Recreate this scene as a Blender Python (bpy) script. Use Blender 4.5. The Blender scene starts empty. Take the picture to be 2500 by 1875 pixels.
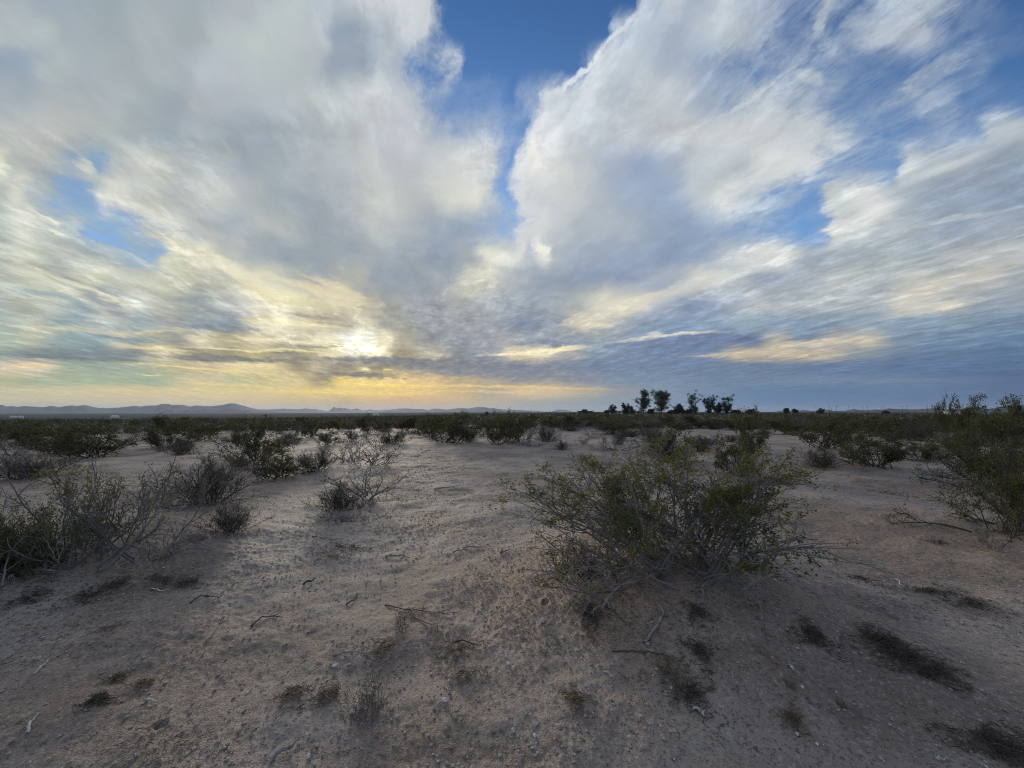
import bpy, math, random
import numpy as np
from mathutils import Vector
random.seed(7)
rng = np.random.default_rng(11)
scene = bpy.context.scene
C = scene.collection
PI = math.pi
R = math.radians
# ------------------------------------------------------------------ camera
F = 977.0            # focal length in photograph pixels (2500 wide)
PITCH = math.atan(67.5 / F)
CAMH = 1.62
cam_d = bpy.data.cameras.new('camera'); cam = bpy.data.objects.new('camera', cam_d); C.objects.link(cam)
cam.location = (0, 0, CAMH); cam.rotation_euler = (PI / 2 + PITCH, 0, 0)
cam_d.sensor_width = 36; cam_d.lens = 36 * F / 2500
cam_d.clip_start = 0.05; cam_d.clip_end = 60000
scene.camera = cam
scene.view_settings.view_transform = 'Standard'
scene.view_settings.look = 'None'
scene.view_settings.exposure = 0
scene.view_settings.gamma = 1
scene.cycles.max_bounces = 6
scene.cycles.volume_bounces = 1
scene.cycles.transparent_max_bounces = 8
scene.cycles.filter_width = 1.05; scene.cycles.use_denoising = True; scene.cycles.denoising_prefilter = 'NONE'; scene.cycles.sample_clamp_indirect = 2.0; scene.cycles.sample_clamp_direct = 6.0
SUN_AZ = math.atan((880 - 1250) / F)     # to the left of straight ahead (+Y)
SUN_EL = R(8.7)
# ------------------------------------------------------------------ sun
sd = bpy.data.lights.new('sun', 'SUN'); so = bpy.data.objects.new('sun', sd); C.objects.link(so)
sd.energy = 2.0; sd.angle = R(11); sd.color = (1.0, .89, .72)
sdir = Vector((math.sin(SUN_AZ) * math.cos(SUN_EL), math.cos(SUN_AZ) * math.cos(SUN_EL), math.sin(SUN_EL)))
so.rotation_euler = sdir.to_track_quat('Z', 'Y').to_euler()
so.location = (0, 0, 60)
# ------------------------------------------------------------------ node helper
class NT:
    def __init__(s, tree): s.t = tree; s.n = tree.nodes; s.l = tree.links; s.n.clear()
    def node(s, kind, **kw):
        n = s.n.new(kind)
        for k, v in kw.items(): setattr(n, k, v)
        return n
    def put(s, sock, v):
        if v is None: return
        if isinstance(v, bpy.types.NodeSocket): s.l.new(v, sock)
        else: sock.default_value = v
    def m(s, op, a, b=None, c=None, clamp=False):
        n = s.n.new('ShaderNodeMath'); n.operation = op; n.use_clamp = clamp
        s.put(n.inputs[0], a); s.put(n.inputs[1], b); s.put(n.inputs[2], c); return n.outputs[0]
    def vm(s, op, a, b=None, scale=None):
        n = s.n.new('ShaderNodeVectorMath'); n.operation = op
        s.put(n.inputs[0], a); s.put(n.inputs[1], b)
        if scale is not None: s.put(n.inputs['Scale'], scale)
        return n.outputs[1] if op in ('LENGTH', 'DOT_PRODUCT', 'DISTANCE') else n.outputs[0]
    def rng(s, v, a, b, c=0., d=1., kind='SMOOTHSTEP'):
        n = s.n.new('ShaderNodeMapRange'); n.interpolation_type = kind; n.clamp = True
        s.put(n.inputs[0], v); s.put(n.inputs[1], a); s.put(n.inputs[2], b); s.put(n.inputs[3], c); s.put(n.inputs[4], d)
        return n.outputs[0]
    def mix(s, f, a, b, blend='MIX'):
        n = s.n.new('ShaderNodeMix'); n.data_type = 'RGBA'; n.blend_type = blend
        s.put(n.inputs[0], f)
        for i, v in ((6, a), (7, b)):
            if isinstance(v, tuple) and len(v) == 3: v = (*v, 1)
            s.put(n.inputs[i], v)
        return n.outputs[2]
    def fmix(s, f, a, b):
        n = s.n.new('ShaderNodeMix'); n.data_type = 'FLOAT'
        s.put(n.inputs[0], f); s.put(n.inputs[2], a); s.put(n.inputs[3], b); return n.outputs[0]
    def xyz(s, x=0., y=0., z=0.):
        n = s.n.new('ShaderNodeCombineXYZ'); s.put(n.inputs[0], x); s.put(n.inputs[1], y); s.put(n.inputs[2], z); return n.outputs[0]
    def sep(s, v):
        n = s.n.new('ShaderNodeSeparateXYZ'); s.put(n.inputs[0], v); return n.outputs
    def noise(s, v, scale=1., detail=4., rough=.5, dist=0., color=False, dim='3D'):
        n = s.n.new('ShaderNodeTexNoise'); n.noise_dimensions = dim; s.put(n.inputs['Vector'], v); s.put(n.inputs['Scale'], scale)
        s.put(n.inputs['Detail'], detail); s.put(n.inputs['Roughness'], rough); s.put(n.inputs['Distortion'], dist)
        return n.outputs[1] if color else n.outputs[0]
def s2l(c): c = c / 255.; return c / 12.92 if c <= .04045 else ((c + .055) / 1.055) ** 2.4
# ------------------------------------------------------------------ sky: blue air with high cloud, both functions of direction only
# each row: elevation marker, then (bearing marker, r, g, b, cover)
SKY = {
0: "0 172 182 186 1,100 158 170 181 1,200 157 171 180 1,300 158 173 178 1,420 166 176 181 1,520 161 172 178 1,600 177 184 190 1,680 190 199 201 1,750 171 182 190 1,830 196 202 205 1,950 204 208 211 1,1030 205 210 214 1,1060 200 208 214 .7,1085 200 208 214 0,1530 195 205 216 0,1560 190 202 214 .8,1600 170 184 200 .85,1640 190 200 208 .9,1700 165 180 200 .8,1740 190 198 204 1,1790 176 188 198 1,1850 170 182 198 .8,1900 170 182 200 .35,1960 170 182 200 .2,2020 170 182 200 .3,2045 175 188 202 .75,2080 170 182 200 .45,2130 170 182 200 .25,2180 175 188 200 .85,2260 168 181 196 .85,2330 168 181 198 .45,2400 168 181 198 .2,2500 168 181 198 0",
80: "0 178 188 190 1,80 180 190 192 1,150 165 175 182 1,250 160 172 178 1,350 170 178 182 1,500 163 173 177 1,600 185 193 194 1,650 190 200 198 1,740 188 194 200 1,790 150 165 182 1,850 165 178 190 1,920 180 190 198 1,980 206 210 216 1,1040 205 210 215 1,1070 200 208 214 .5,1090 200 208 216 0,1455 200 210 220 0,1478 200 210 220 .6,1500 190 200 215 .5,1540 185 197 210 .95,1600 180 193 205 1,1640 172 186 202 1,1700 185 195 203 1,1760 178 188 196 1,1830 165 178 195 .95,1880 165 178 195 .45,1930 170 182 200 .15,1990 170 182 200 .4,2020 175 188 200 .75,2070 170 182 200 .4,2150 178 190 203 .85,2230 175 185 198 .9,2300 170 182 200 .35,2350 170 182 200 .15,2500 170 182 200 .05",
160: "0 150 165 185 1,60 155 170 186 1,130 176 187 188 1,200 168 178 184 1,300 165 175 178 1,350 172 182 186 1,450 170 178 184 1,520 185 192 200 1,600 184 192 198 1,680 186 196 196 1,740 182 190 194 1,790 155 168 182 1,860 155 168 182 1,920 178 188 195 1,960 170 182 198 .9,1010 170 184 204 .45,1060 200 208 214 .25,1090 210 218 224 .55,1115 210 218 224 0,1400 205 213 222 0,1420 205 213 222 .5,1450 200 208 216 .95,1500 192 202 210 1,1560 188 198 206 1,1620 172 186 202 1,1680 165 180 202 .9,1740 172 186 204 .6,1800 172 186 204 .35,1860 172 186 204 .2,1920 178 190 204 .5,2000 172 186 204 .35,2120 172 186 204 .2,2200 172 186 204 .12,2300 172 186 204 .25,2360 172 186 204 .2,2420 172 186 204 0,2500 172 186 204 0",
240: "0 165 175 182 1,60 160 172 180 1,120 172 180 184 1,200 168 176 180 1,280 172 180 184 1,330 160 172 176 1,400 155 166 174 1,470 172 178 184 1,560 176 184 190 1,620 178 186 192 1,700 180 188 194 1,760 196 202 202 1,830 192 200 202 1,900 202 206 208 1,970 190 196 200 1,1010 175 186 198 .85,1060 165 180 202 .45,1120 165 180 205 .15,1250 200 210 222 0,1275 200 210 222 .2,1310 205 213 222 .2,1335 205 213 222 .85,1370 200 208 216 1,1430 204 208 214 1,1520 180 190 200 1,1580 198 204 210 1,1640 190 196 204 1,1700 168 182 202 .95,1760 172 186 204 .8,1850 190 200 206 .8,1920 185 195 205 .6,1950 188 198 208 .7,2010 178 190 204 .45,2080 175 188 204 .2,2180 175 188 204 .2,2240 178 190 205 .5,2300 178 190 205 .35,2340 175 188 204 .08,2500 175 188 204 .04",
320: "0 185 190 190 1,80 190 192 190 1,160 185 188 186 1,250 175 182 182 1,320 165 174 178 1,400 158 170 178 1,480 165 175 180 1,560 160 170 178 1,640 158 170 180 1,700 165 175 182 1,780 176 184 188 1,850 184 190 192 1,920 196 202 206 1,990 196 200 206 1,1040 188 194 200 1,1080 170 184 200 .7,1140 170 184 202 .6,1200 172 186 205 .55,1240 180 194 212 .25,1290 200 210 222 .05,1310 215 220 226 .5,1330 222 224 228 .98,1370 215 219 222 1,1430 196 204 210 1,1520 190 196 202 1,1600 192 198 204 1,1680 205 210 212 1,1750 196 202 206 1,1850 200 205 208 1,1950 196 203 208 .95,2020 205 210 214 .8,2050 190 200 210 .4,2100 180 192 206 .22,2220 180 192 206 .22,2300 180 192 206 .35,2380 180 192 206 .2,2410 185 195 204 .7,2450 188 198 204 .95,2500 180 190 198 1",
400: "0 225 225 205 1,30 190 195 190 1,100 180 186 186 1,150 160 175 184 .75,200 150 172 188 .62,240 150 172 190 .6,270 185 192 192 .8,310 190 195 192 1,380 200 202 194 1,450 178 184 184 1,520 180 186 188 1,600 160 170 180 1,660 158 170 176 1,740 172 180 186 1,820 182 188 192 1,900 198 202 202 1,960 188 192 196 1,1040 190 194 198 1,1100 202 206 206 1,1160 215 218 216 1,1205 208 213 216 .95,1235 190 200 215 .3,1268 200 210 220 .03,1290 215 220 225 .7,1330 232 232 228 1,1370 215 218 216 1,1430 195 202 205 1,1500 165 178 195 1,1580 150 168 195 1,1660 165 178 195 1,1720 190 198 204 1,1800 188 196 202 1,1870 215 218 218 1,1960 215 220 222 .95,2010 190 200 210 .4,2100 185 196 208 .3,2170 180 192 206 .12,2200 205 212 215 .9,2260 180 190 198 1,2350 165 176 188 1,2500 145 160 178 1",
480: "0 185 192 186 1,40 215 216 205 1,90 180 190 192 .9,150 165 180 190 .55,200 152 174 192 .55,240 158 178 194 .6,275 228 228 220 .85,310 195 200 198 1,380 196 200 194 1,450 188 193 192 1,540 198 200 196 1,620 178 184 186 1,700 160 170 176 1,780 165 173 180 1,870 176 182 184 1,930 198 202 198 1,1010 185 190 192 1,1100 215 216 208 1,1160 215 216 210 1,1200 195 202 208 .85,1232 180 192 208 .3,1252 190 200 214 .1,1275 215 218 222 .9,1330 205 210 212 1,1400 198 203 204 1,1470 180 188 196 1,1550 160 175 195 1,1640 155 172 198 1,1720 190 198 204 .95,1790 218 222 220 1,1850 190 200 208 .8,1900 180 192 206 .4,1960 180 192 206 .3,2010 180 192 206 .08,2040 205 212 212 .9,2120 220 222 220 1,2200 170 182 192 1,2300 150 164 182 1,2500 140 155 175 1",
560: "0 178 188 184 1,60 220 221 208 1,110 190 198 192 1,180 180 190 190 .8,230 155 178 196 .55,290 150 176 196 .5,325 165 182 196 .6,355 190 198 196 .95,420 200 203 196 1,480 178 185 188 1,560 165 175 182 1,620 185 190 190 1,700 180 185 184 1,780 160 170 176 1,850 178 182 186 1,920 190 195 194 1,980 178 184 188 1,1050 158 170 182 1,1120 152 167 184 1,1180 160 176 195 .75,1235 165 182 205 .4,1262 215 218 222 .8,1300 215 218 218 1,1360 195 202 206 1,1440 178 188 196 1,1520 172 182 192 1,1600 150 165 185 1,1680 142 160 186 1,1760 155 172 196 .8,1840 165 182 204 .5,1900 165 182 204 .3,1965 165 182 204 .04,2005 180 192 206 .15,2030 225 228 225 .95,2090 205 210 210 1,2150 180 188 194 1,2320 150 163 180 1,2500 165 176 186 1",
620: "0 190 196 184 1,80 205 208 192 1,150 190 196 190 1,230 175 186 188 1,320 160 178 188 .6,370 150 170 186 .5,400 220 220 198 1,450 210 212 195 1,500 220 220 200 1,560 185 188 184 1,620 160 170 178 1,700 155 166 176 1,780 158 168 174 1,860 160 170 176 1,920 178 184 184 1,1000 160 170 178 1,1080 150 163 176 1,1150 170 178 184 1,1190 220 222 208 1,1240 200 206 208 1,1280 218 221 218 .9,1300 195 200 206 .8,1328 238 238 228 1,1355 180 188 194 1,1440 160 172 188 1,1540 150 165 185 1,1640 138 155 182 1,1720 150 166 190 1,1790 200 208 212 .8,1850 218 220 218 .95,1920 215 218 214 1,1980 170 182 194 1,2060 165 176 186 1,2160 172 182 188 1,2250 165 178 186 1,2340 185 190 192 1,2500 185 188 188 1",
680: "0 185 190 180 1,60 200 202 185 1,150 185 190 180 1,220 215 214 190 1,300 195 198 185 1,380 205 206 188 1,450 215 214 190 1,540 190 190 176 1,640 215 213 190 1,720 180 184 176 1,780 165 168 170 1,820 205 198 172 1,870 185 184 170 1,940 150 160 170 1,1010 150 160 170 1,1080 168 175 180 1,1130 215 214 198 1,1180 218 218 206 1,1240 180 184 190 1,1320 150 162 176 1,1420 145 158 178 1,1520 140 155 180 1,1640 165 175 188 1,1720 205 208 202 1,1800 190 196 200 1,1880 160 172 188 1,1960 168 178 188 1,2050 190 196 198 1,2150 175 182 186 1,2250 200 202 196 1,2310 185 190 188 1,2380 192 192 188 1,2500 165 172 178 1",
740: "0 175 184 176 1,60 180 184 172 1,120 190 195 182 1,200 150 165 172 .9,280 200 200 175 1,340 225 222 190 1,400 185 186 172 1,480 150 160 165 1,560 200 198 172 1,640 240 232 190 1,700 250 240 190 1,770 205 195 155 1,830 225 212 165 1,890 185 180 160 1,960 165 168 164 1,1040 160 165 170 1,1120 180 182 182 1,1200 165 172 178 1,1300 155 165 176 1,1400 170 175 178 1,1480 215 212 195 1,1560 218 215 200 1,1620 165 175 190 1,1700 140 155 182 1,1780 170 180 192 1,1860 190 195 198 1,1950 180 186 190 1,2060 170 178 186 1,2140 175 182 186 1,2220 215 212 200 1,2300 200 198 190 1,2400 155 166 178 1,2500 150 162 175 1",
790: "0 170 184 178 1,80 190 194 178 1,160 150 170 172 1,260 200 200 175 1,340 150 168 170 1,420 170 172 165 1,500 150 160 165 1,570 130 145 160 1,620 215 205 165 1,700 255 245 195 1,780 215 200 150 1,850 200 190 150 1,900 225 215 170 1,960 160 160 152 1,1040 155 160 165 1,1120 165 168 172 1,1200 160 166 172 1,1280 135 148 168 1,1360 150 160 172 1,1420 215 208 185 1,1500 175 180 182 1,1580 150 162 182 1,1660 145 158 182 1,1740 155 168 185 1,1820 165 176 188 1,1900 150 162 180 1,2000 145 158 175 1,2100 150 160 175 1,2300 145 158 172 1,2500 130 148 170 1",
830: "0 170 182 165 1,80 185 188 165 1,160 150 172 170 1,240 145 165 168 1,300 225 210 165 1,360 190 182 150 1,430 160 160 150 1,480 225 210 160 1,560 190 182 145 1,640 235 220 165 1,720 205 190 145 1,800 250 238 185 1,850 255 250 220 1,890 255 252 225 1,930 255 240 185 1,980 180 172 150 1,1060 150 155 160 1,1150 155 160 168 1,1230 175 176 178 1,1320 160 168 176 1,1400 150 160 172 1,1480 165 170 176 1,1560 140 152 175 1,1650 128 142 170 1,1840 112 130 162 1,1900 180 175 165 1,1960 130 145 168 1,2060 180 174 165 1,2120 195 188 170 1,2200 140 152 170 1,2300 125 142 165 1,2500 110 132 158 1",
865: "0 150 165 155 1,80 130 142 140 1,200 125 138 142 1,320 130 140 140 1,400 215 200 150 1,460 150 146 128 1,540 165 155 128 1,620 190 175 130 1,700 145 140 125 1,760 175 165 128 1,820 245 228 165 1,870 255 248 205 1,920 255 240 185 1,980 165 155 130 1,1060 200 188 150 1,1120 140 145 150 1,1200 150 156 165 1,1260 225 212 172 1,1320 230 218 185 1,1380 175 172 170 1,1460 150 158 172 1,1560 130 143 170 1,1650 118 134 165 1,1740 128 140 165 1,1800 190 180 157 1,1860 190 178 155 1,1940 200 187 160 1,2020 190 180 158 1,2100 150 155 160 1,2200 120 135 158 1,2300 108 128 155 1,2500 98 120 152 1",
895: "0 225 205 160 1,80 232 210 160 1,170 160 172 150 1,260 158 172 155 1,340 165 176 155 1,420 195 188 145 1,500 215 195 140 1,580 235 212 145 1,660 235 210 140 1,730 160 148 118 1,780 200 182 130 1,830 145 138 122 1,890 190 175 140 1,920 145 138 122 1,960 160 150 128 1,1020 142 140 135 1,1100 135 138 142 1,1200 125 130 142 1,1300 128 134 150 1,1500 125 138 162 1,1750 118 132 158 1,1900 115 130 155 1,2050 108 126 155 1,2200 95 118 150 1,2350 88 112 148 1,2500 95 115 145 1",
930: "0 185 185 140 1,100 175 185 150 1,250 170 182 150 1,380 165 180 150 1,480 220 202 145 1,560 195 190 145 1,640 205 195 140 1,720 225 205 135 1,790 150 138 110 1,840 255 225 120 1,900 255 225 130 1,960 255 220 130 1,1040 240 205 130 1,1120 190 170 130 1,1200 185 170 140 1,1260 150 148 145 1,1340 165 160 145 1,1420 140 145 155 1,1500 135 145 160 1,1600 130 142 162 1,1750 120 135 160 1,2050 118 132 158 1,2200 108 125 152 1,2500 90 110 145 1",
955: "0 218 204 145 1,150 222 208 145 1,300 228 208 140 1,420 232 210 140 1,550 235 215 135 1,650 235 210 130 1,750 240 210 120 1,850 250 215 115 1,950 255 215 110 1,1050 245 205 115 1,1120 215 185 125 1,1200 180 168 140 1,1280 225 198 150 1,1360 215 192 155 1,1440 180 170 150 1,1500 150 152 155 1,1600 140 150 162 1,1700 125 140 162 1,1850 105 128 160 1,2000 98 122 158 1,2200 98 122 155 1,2500 88 108 140 1",
985: "0 215 202 145 1,200 220 202 140 1,400 225 203 138 1,600 228 200 130 1,750 215 185 118 1,850 205 175 110 1,900 228 188 110 1,1000 222 182 112 1,1100 212 180 125 1,1200 190 175 140 1,1300 170 166 148 1,1400 155 160 155 1,1500 145 155 162 1,1600 130 148 165 1,1750 108 135 168 1,1900 92 124 165 1,2100 90 120 160 1,2300 88 115 152 1,2500 85 105 140 1",
}
cp, sp = math.cos(PITCH), math.sin(PITCH)
def bearing(px, py):
    """photo pixel -> (x/y, z/y) of the direction in the world"""
    dx, dy = px - 1250., 937.5 - py
    q = F * cp - dy * sp
    return dx / q, (F * sp + dy * cp) / q
w = bpy.data.worlds.new("World"); scene.world = w; w.use_nodes = True
t = NT(w.node_tree)
D = t.node('ShaderNodeTexCoord').outputs['Generated']
dx, dy, dz = t.sep(D)
ay = t.m('MAXIMUM', t.m('ABSOLUTE', dy), .05)
U = t.m('DIVIDE', dx, ay); V = t.m('DIVIDE', dz, ay)
# cloud-plane coordinates, turned so that streaks run towards the sunset
zz = t.m('ADD', t.m('MAXIMUM', dz, 0.), .07)
ca, sa = math.cos(R(-14)), math.sin(R(-14))
across = t.m('DIVIDE', t.m('SUBTRACT', t.m('MULTIPLY', dx, ca), t.m('MULTIPLY', dy, sa)), zz)
along = t.m('DIVIDE', t.m('ADD', t.m('MULTIPLY', dx, sa), t.m('MULTIPLY', dy, ca)), zz)
P1 = t.xyz(t.m('MULTIPLY', across, 2.2), t.m('MULTIPLY', along, .75))
P2 = t.xyz(t.m('MULTIPLY_ADD', across, 4.2, 31.), t.m('MULTIPLY', along, 2.2))
big = t.noise(P1, 1.0, 3, .55, .2, dim='2D')
streak = t.noise(P2, 1.5, 6, .60, .25, dim='2D')
fine = t.noise(t.xyz(t.m('ADD', across, 50.), along), 8.0, 5, .64, .2, dim='2D')
wc = t.noise(t.xyz(t.m('MULTIPLY_ADD', across, 1.8, 90.), t.m('MULTIPLY', along, 1.1)), 1.7, 6, .62, 0., color=True, dim='2D')
wx, wy, wz_ = t.sep(wc)
fz = t.noise(t.vm('ADD', t.xyz(t.m('MULTIPLY', across, 1.7), along), t.vm('SCALE', wc, scale=.55)), 5.0, 7, .68, .0, dim='2D')
fil = t.m('SUBTRACT', 1., t.m('MULTIPLY', t.m('ABSOLUTE', t.m('SUBTRACT', fz, .5)), 5.))     # thin bright fibres
vp = t.m('MAXIMUM', V, 0.)
amp = t.m('ADD', t.m('MULTIPLY', vp, .13), .007)
Uw = t.m('ADD', U, t.m('MULTIPLY', t.m('SUBTRACT', wx, .5), t.m('MULTIPLY', amp, 2.0)))
Vw = t.m('ADD', V, t.m('MULTIPLY', t.m('SUBTRACT', wy, .5), amp))
UMIN, UMAX = -1.8, 1.8
fac = t.rng(Uw, UMIN, UMAX, kind='LINEAR')
col = alp = None; pv = None
for py in sorted(SKY, reverse=True):
    v = bearing(1250, py)[1]
    stops = [tuple(float(q) for q in s_.split()) for s_ in SKY[py].split(',')]
    def ramp(st):
        rp = t.node('ShaderNodeValToRGB'); cr = rp.color_ramp; cr.interpolation = 'EASE'
        assert len(st) <= 32
        for i, (px, r_, g_, b_, a_) in enumerate(st):
            pos = (bearing(px, py)[0] - UMIN) / (UMAX - UMIN)
            if i < 2: e = cr.elements[i]; e.position = pos
            else: e = cr.elements.new(pos)
            if px > 1450 and py > 780 and b_ > r_ + 8: r_ *= .93; g_ *= .985
            if px < 1150 and 700 < py < 900 and r_ > 195: b_ = min(b_ + 20, 240); r_ -= 4
            if px < 1150 and py >= 900 and r_ > 215: b_ += 10; r_ -= 6; g_ -= 4
            e.color = (s2l(r_), s2l(g_), s2l(b_), a_)
        t.l.new(fac, rp.inputs[0]); return rp.outputs[0], rp.outputs[1], (bearing(st[0][0], py)[0] - UMIN) / (UMAX - UMIN)
    if len(stops) <= 32: rc, ra, _ = ramp(stops)
    else:
        h_ = len(stops) // 2
        c1, a1, _ = ramp(stops[:h_ + 1]); c2, a2, pm = ramp(stops[h_:])
        k = t.m('GREATER_THAN', fac, pm); rc = t.mix(k, c1, c2); ra = t.fmix(k, a1, a2)
    if col is None: col, alp = rc, ra
    else:
        k = t.rng(Vw, pv, v, kind='SMOOTHSTEP')
        col = t.mix(k, col, rc); alp = t.fmix(k, alp, ra)
    pv = v
UV = t.xyz(Uw, Vw)
SN = t.m('MULTIPLY', t.m('SUBTRACT', streak, .5), .95)
def stroke(x0, y0, x1, y1, wid, rgb, a, k=1., n=.95):
    """a streak of cloud (a>0: paint colour; rgb None: open a hole) from one bearing to another"""
    global col, alp
    (u0, v0), (u1, v1) = bearing(x0, y0), bearing(x1, y1)
    cx, cy = (u0 + u1) / 2, (v0 + v1) / 2
    L = math.hypot(u1 - u0, v1 - v0) / 2; W = wid / F
    ang = math.atan2(v1 - v0, u1 - u0)
    A_, B_ = L * 1.15, W; c_, s_n = math.cos(ang), math.sin(ang)
    q_ = t.vm('SUBTRACT', UV, (cx, cy, 0))
    e1 = t.vm('DOT_PRODUCT', q_, (c_ / A_, s_n / A_, 0)); e2 = t.vm('DOT_PRODUCT', q_, (-s_n / B_, c_ / B_, 0))
    d = t.m('SQRT', t.m('MULTIPLY_ADD', e1, e1, t.m('MULTIPLY', e2, e2)))
    d = t.m('ADD', d, SN)
    f = t.m('MULTIPLY', t.rng(d, 1.15, .25), k)
    if rgb is not None: col = t.mix(f, col, (s2l(rgb[0]), s2l(rgb[1]), s2l(rgb[2])))
    alp = t.fmix(f, alp, a)
STROKES = [
 (330,560,560,690,13,(228,226,206),1,.75), (520,640,760,770,14,(240,234,196),1,.75), (250,585,470,700,8,(176,184,180),1,.7), (60,585,360,700,12,(214,216,202),1,.6),
 (0,560,200,640,8,(172,182,182),1,.6), (110,660,420,760,9,(158,168,168),1,.75), (60,650,300,735,8,(230,226,200),1,.7), (420,735,640,815,11,(142,152,156),1,.75),
 (300,810,520,806,5,(214,210,180),1,.6), (720,660,900,730,10,(238,226,186),1,.6), (760,700,900,740,6,(176,170,150),1,.7),
 (1180,866,1400,852,7,(252,240,204),1,.9), (1400,882,1700,862,10,(122,134,160),1,.75), (1480,838,1680,812,6,(224,220,205),1,.8),
 (2040,600,2500,500,9,(196,204,206),1,.5), (2050,668,2320,610,8,(205,208,204),1,.6), (2200,720,2500,640,9,(214,208,196),1,.7),
 (2240,748,2500,690,6,(150,162,176),1,.6), (1950,735,2160,718,6,(208,212,208),1,.6), (2180,760,2420,728,8,(218,210,194),1,.7),
 (1420,770,1650,705,12,(232,226,205),1,.6), (1900,470,2070,425,10,(120,158,208),.5,.6), (1650,330,1960,160,12,(212,216,218),.9,.45),
 (1440,120,1560,20,16,(214,218,222),1,.6), (1320,250,1480,90,12,(220,224,228),1,.6), (1290,480,1330,330,12,(228,230,230),1,.5),
 (560,820,700,835,4,(244,232,186),1,.8), (420,845,640,858,4,(236,222,176),1,.8), (60,770,330,800,8,(160,172,172),1,.6), (0,700,260,740,9,(160,178,184),1,.7),
 (340,700,560,790,10,(168,172,164),1,.6), (600,650,880,760,9,(242,234,200),1,.5), (20,500,90,530,7,(232,232,220),1,.8), (100,560,170,580,6,(230,230,216),1,.8),
 # left blue window and its wisps
 (130,385,390,630,30,None,.58,.8), (170,450,290,560,30,None,.52,.8),
 (60,500,150,560,10,(232,232,222),1,.8), (240,462,420,540,22,(226,226,214),1,.8), (180,390,250,430,10,(222,224,218),1,.8),
 # cream streaks on the left
 (0,330,620,610,26,(208,208,196),1,.5), (380,590,720,720,22,(236,232,205),1,.7), (0,640,330,790,16,(222,220,198),1,.7),
 (200,690,330,770,12,(236,232,205),1,.8), (200,670,340,730,13,(172,180,178),1,.7), (180,710,350,790,20,(150,158,160),1,.8),
 (400,790,610,812,14,(138,150,158),1,.9), (0,800,330,815,8,(215,212,185),1,.7), (230,828,420,832,10,(140,165,172),1,.8),
 (560,700,860,760,26,(238,228,184),1,.6), (700,690,920,745,16,(232,220,184),1,.8), (690,760,860,790,10,(168,162,144),1,.8),
 (600,780,860,800,8,(252,242,190),1,.8), (640,828,900,840,6,(255,248,205),1,.8), (700,842,860,850,4,(150,142,118),1,.7), (560,854,800,858,5,(252,240,185),1,.7),
 (280,842,480,862,7,(248,232,180),1,.7), (360,868,760,884,10,(128,128,124),1,.9), (700,874,1180,888,13,(126,128,130),1,.9),
 (0,868,340,880,6,(118,128,134),1,.8), (0,889,150,893,5,(244,220,165),1,.9), (300,886,720,916,5,(244,222,150),1,.9),
 (770,910,1000,922,10,(124,120,116),1,.95), (1000,905,1500,925,14,(126,132,148),1,.7), (880,901,905,905,6,(255,246,190),1,1.),
 (930,903,965,905,5,(255,230,140),1,.9), (780,934,1080,944,5,(255,226,118),1,.9), (980,938,1480,950,5,(240,206,132),1,.85), (1060,952,1340,962,5,(232,204,150),1,.6),
 (400,930,700,946,5,(236,214,145),1,.7), (640,955,1060,962,6,(255,222,110),1,.7), (330,915,400,916,3,(238,220,160),1,.8),
 # dark belly in the middle
 (640,440,1080,740,60,(150,160,172),1,.45), (560,560,900,700,40,(152,162,172),1,.55), (1010,560,1150,700,36,(146,158,175),1,.5),
 # bright knot below the gap
 (1180,620,1270,640,30,(238,238,226),1,.8), (1120,730,1200,640,30,(224,222,206),1,.6), (1320,600,1345,625,20,(246,244,232),1,.9),
 (1200,455,1130,520,34,(222,220,210),1,.6), (1320,340,1350,420,18,(240,238,232),1,.8),
 # right-hand sweeping bands
 (1380,800,1640,720,20,(226,220,200),1,.8), (1600,740,1830,650,24,(214,214,206),1,.7), (1260,866,1440,845,8,(252,240,200),1,.95),
 (1230,835,1400,838,9,(136,146,164),1,.8), (1300,845,1450,833,7,(132,142,162),1,.8), (1420,800,1500,790,10,(240,232,205),1,.7),
 (1470,850,1880,815,20,(118,132,162),1,.7), (1580,818,1760,812,6,(226,222,208),1,.8), (1850,850,2130,825,9,(214,202,180),1,.85),
 (1680,870,1960,855,7,(212,200,175),1,.8), (1900,700,2180,800,1,None,1,0.), (1960,730,2200,650,14,(200,203,200),1,.5),
 (1760,560,1960,600,1,None,1,0.), (2010,575,2200,490,30,(222,224,220),1,.7), (1790,625,1940,600,22,(216,218,214),1,.7),
 (2200,440,2420,370,20,(206,212,212),1,.75), (1700,500,2030,330,40,(212,216,216),1,.5), (1690,395,1840,290,55,(206,211,212),1,.55),
 (2140,280,2380,110,20,(178,190,205),.75,.7), (1750,160,2140,10,1,None,1,0.), (2110,90,2240,20,30,(186,197,208),.95,.7),
 (1990,90,2060,10,14,(184,196,208),.95,.7), (1930,195,2020,190,20,(190,200,208),.9,.8), (2180,735,2330,680,14,(224,218,202),1,.7),
 (2100,790,2420,700,12,(200,200,192),1,.6), (2000,765,2150,720,10,(202,205,202),1,.6), (1950,905,2500,880,18,(100,122,158),1,.6),
 (1800,935,2400,925,8,(124,138,162),1,.5),
]
for s_ in STROKES:
    if s_[7] > 0: stroke(*s_)
# thin, ragged cover
al = t.m('ADD', alp, t.m('MULTIPLY', t.m('SUBTRACT', t.m('ADD', t.m('MULTIPLY', streak, .40), t.m('ADD', t.m('MULTIPLY', fine, .40), t.m('MULTIPLY', fil, .22))), .5), t.m('MULTIPLY', t.m('MULTIPLY', alp, t.m('SUBTRACT', 1.0, t.m('MULTIPLY', alp, .9))), 5.5)))
al = t.rng(al, .0, .90, kind='LINEAR')
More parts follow.
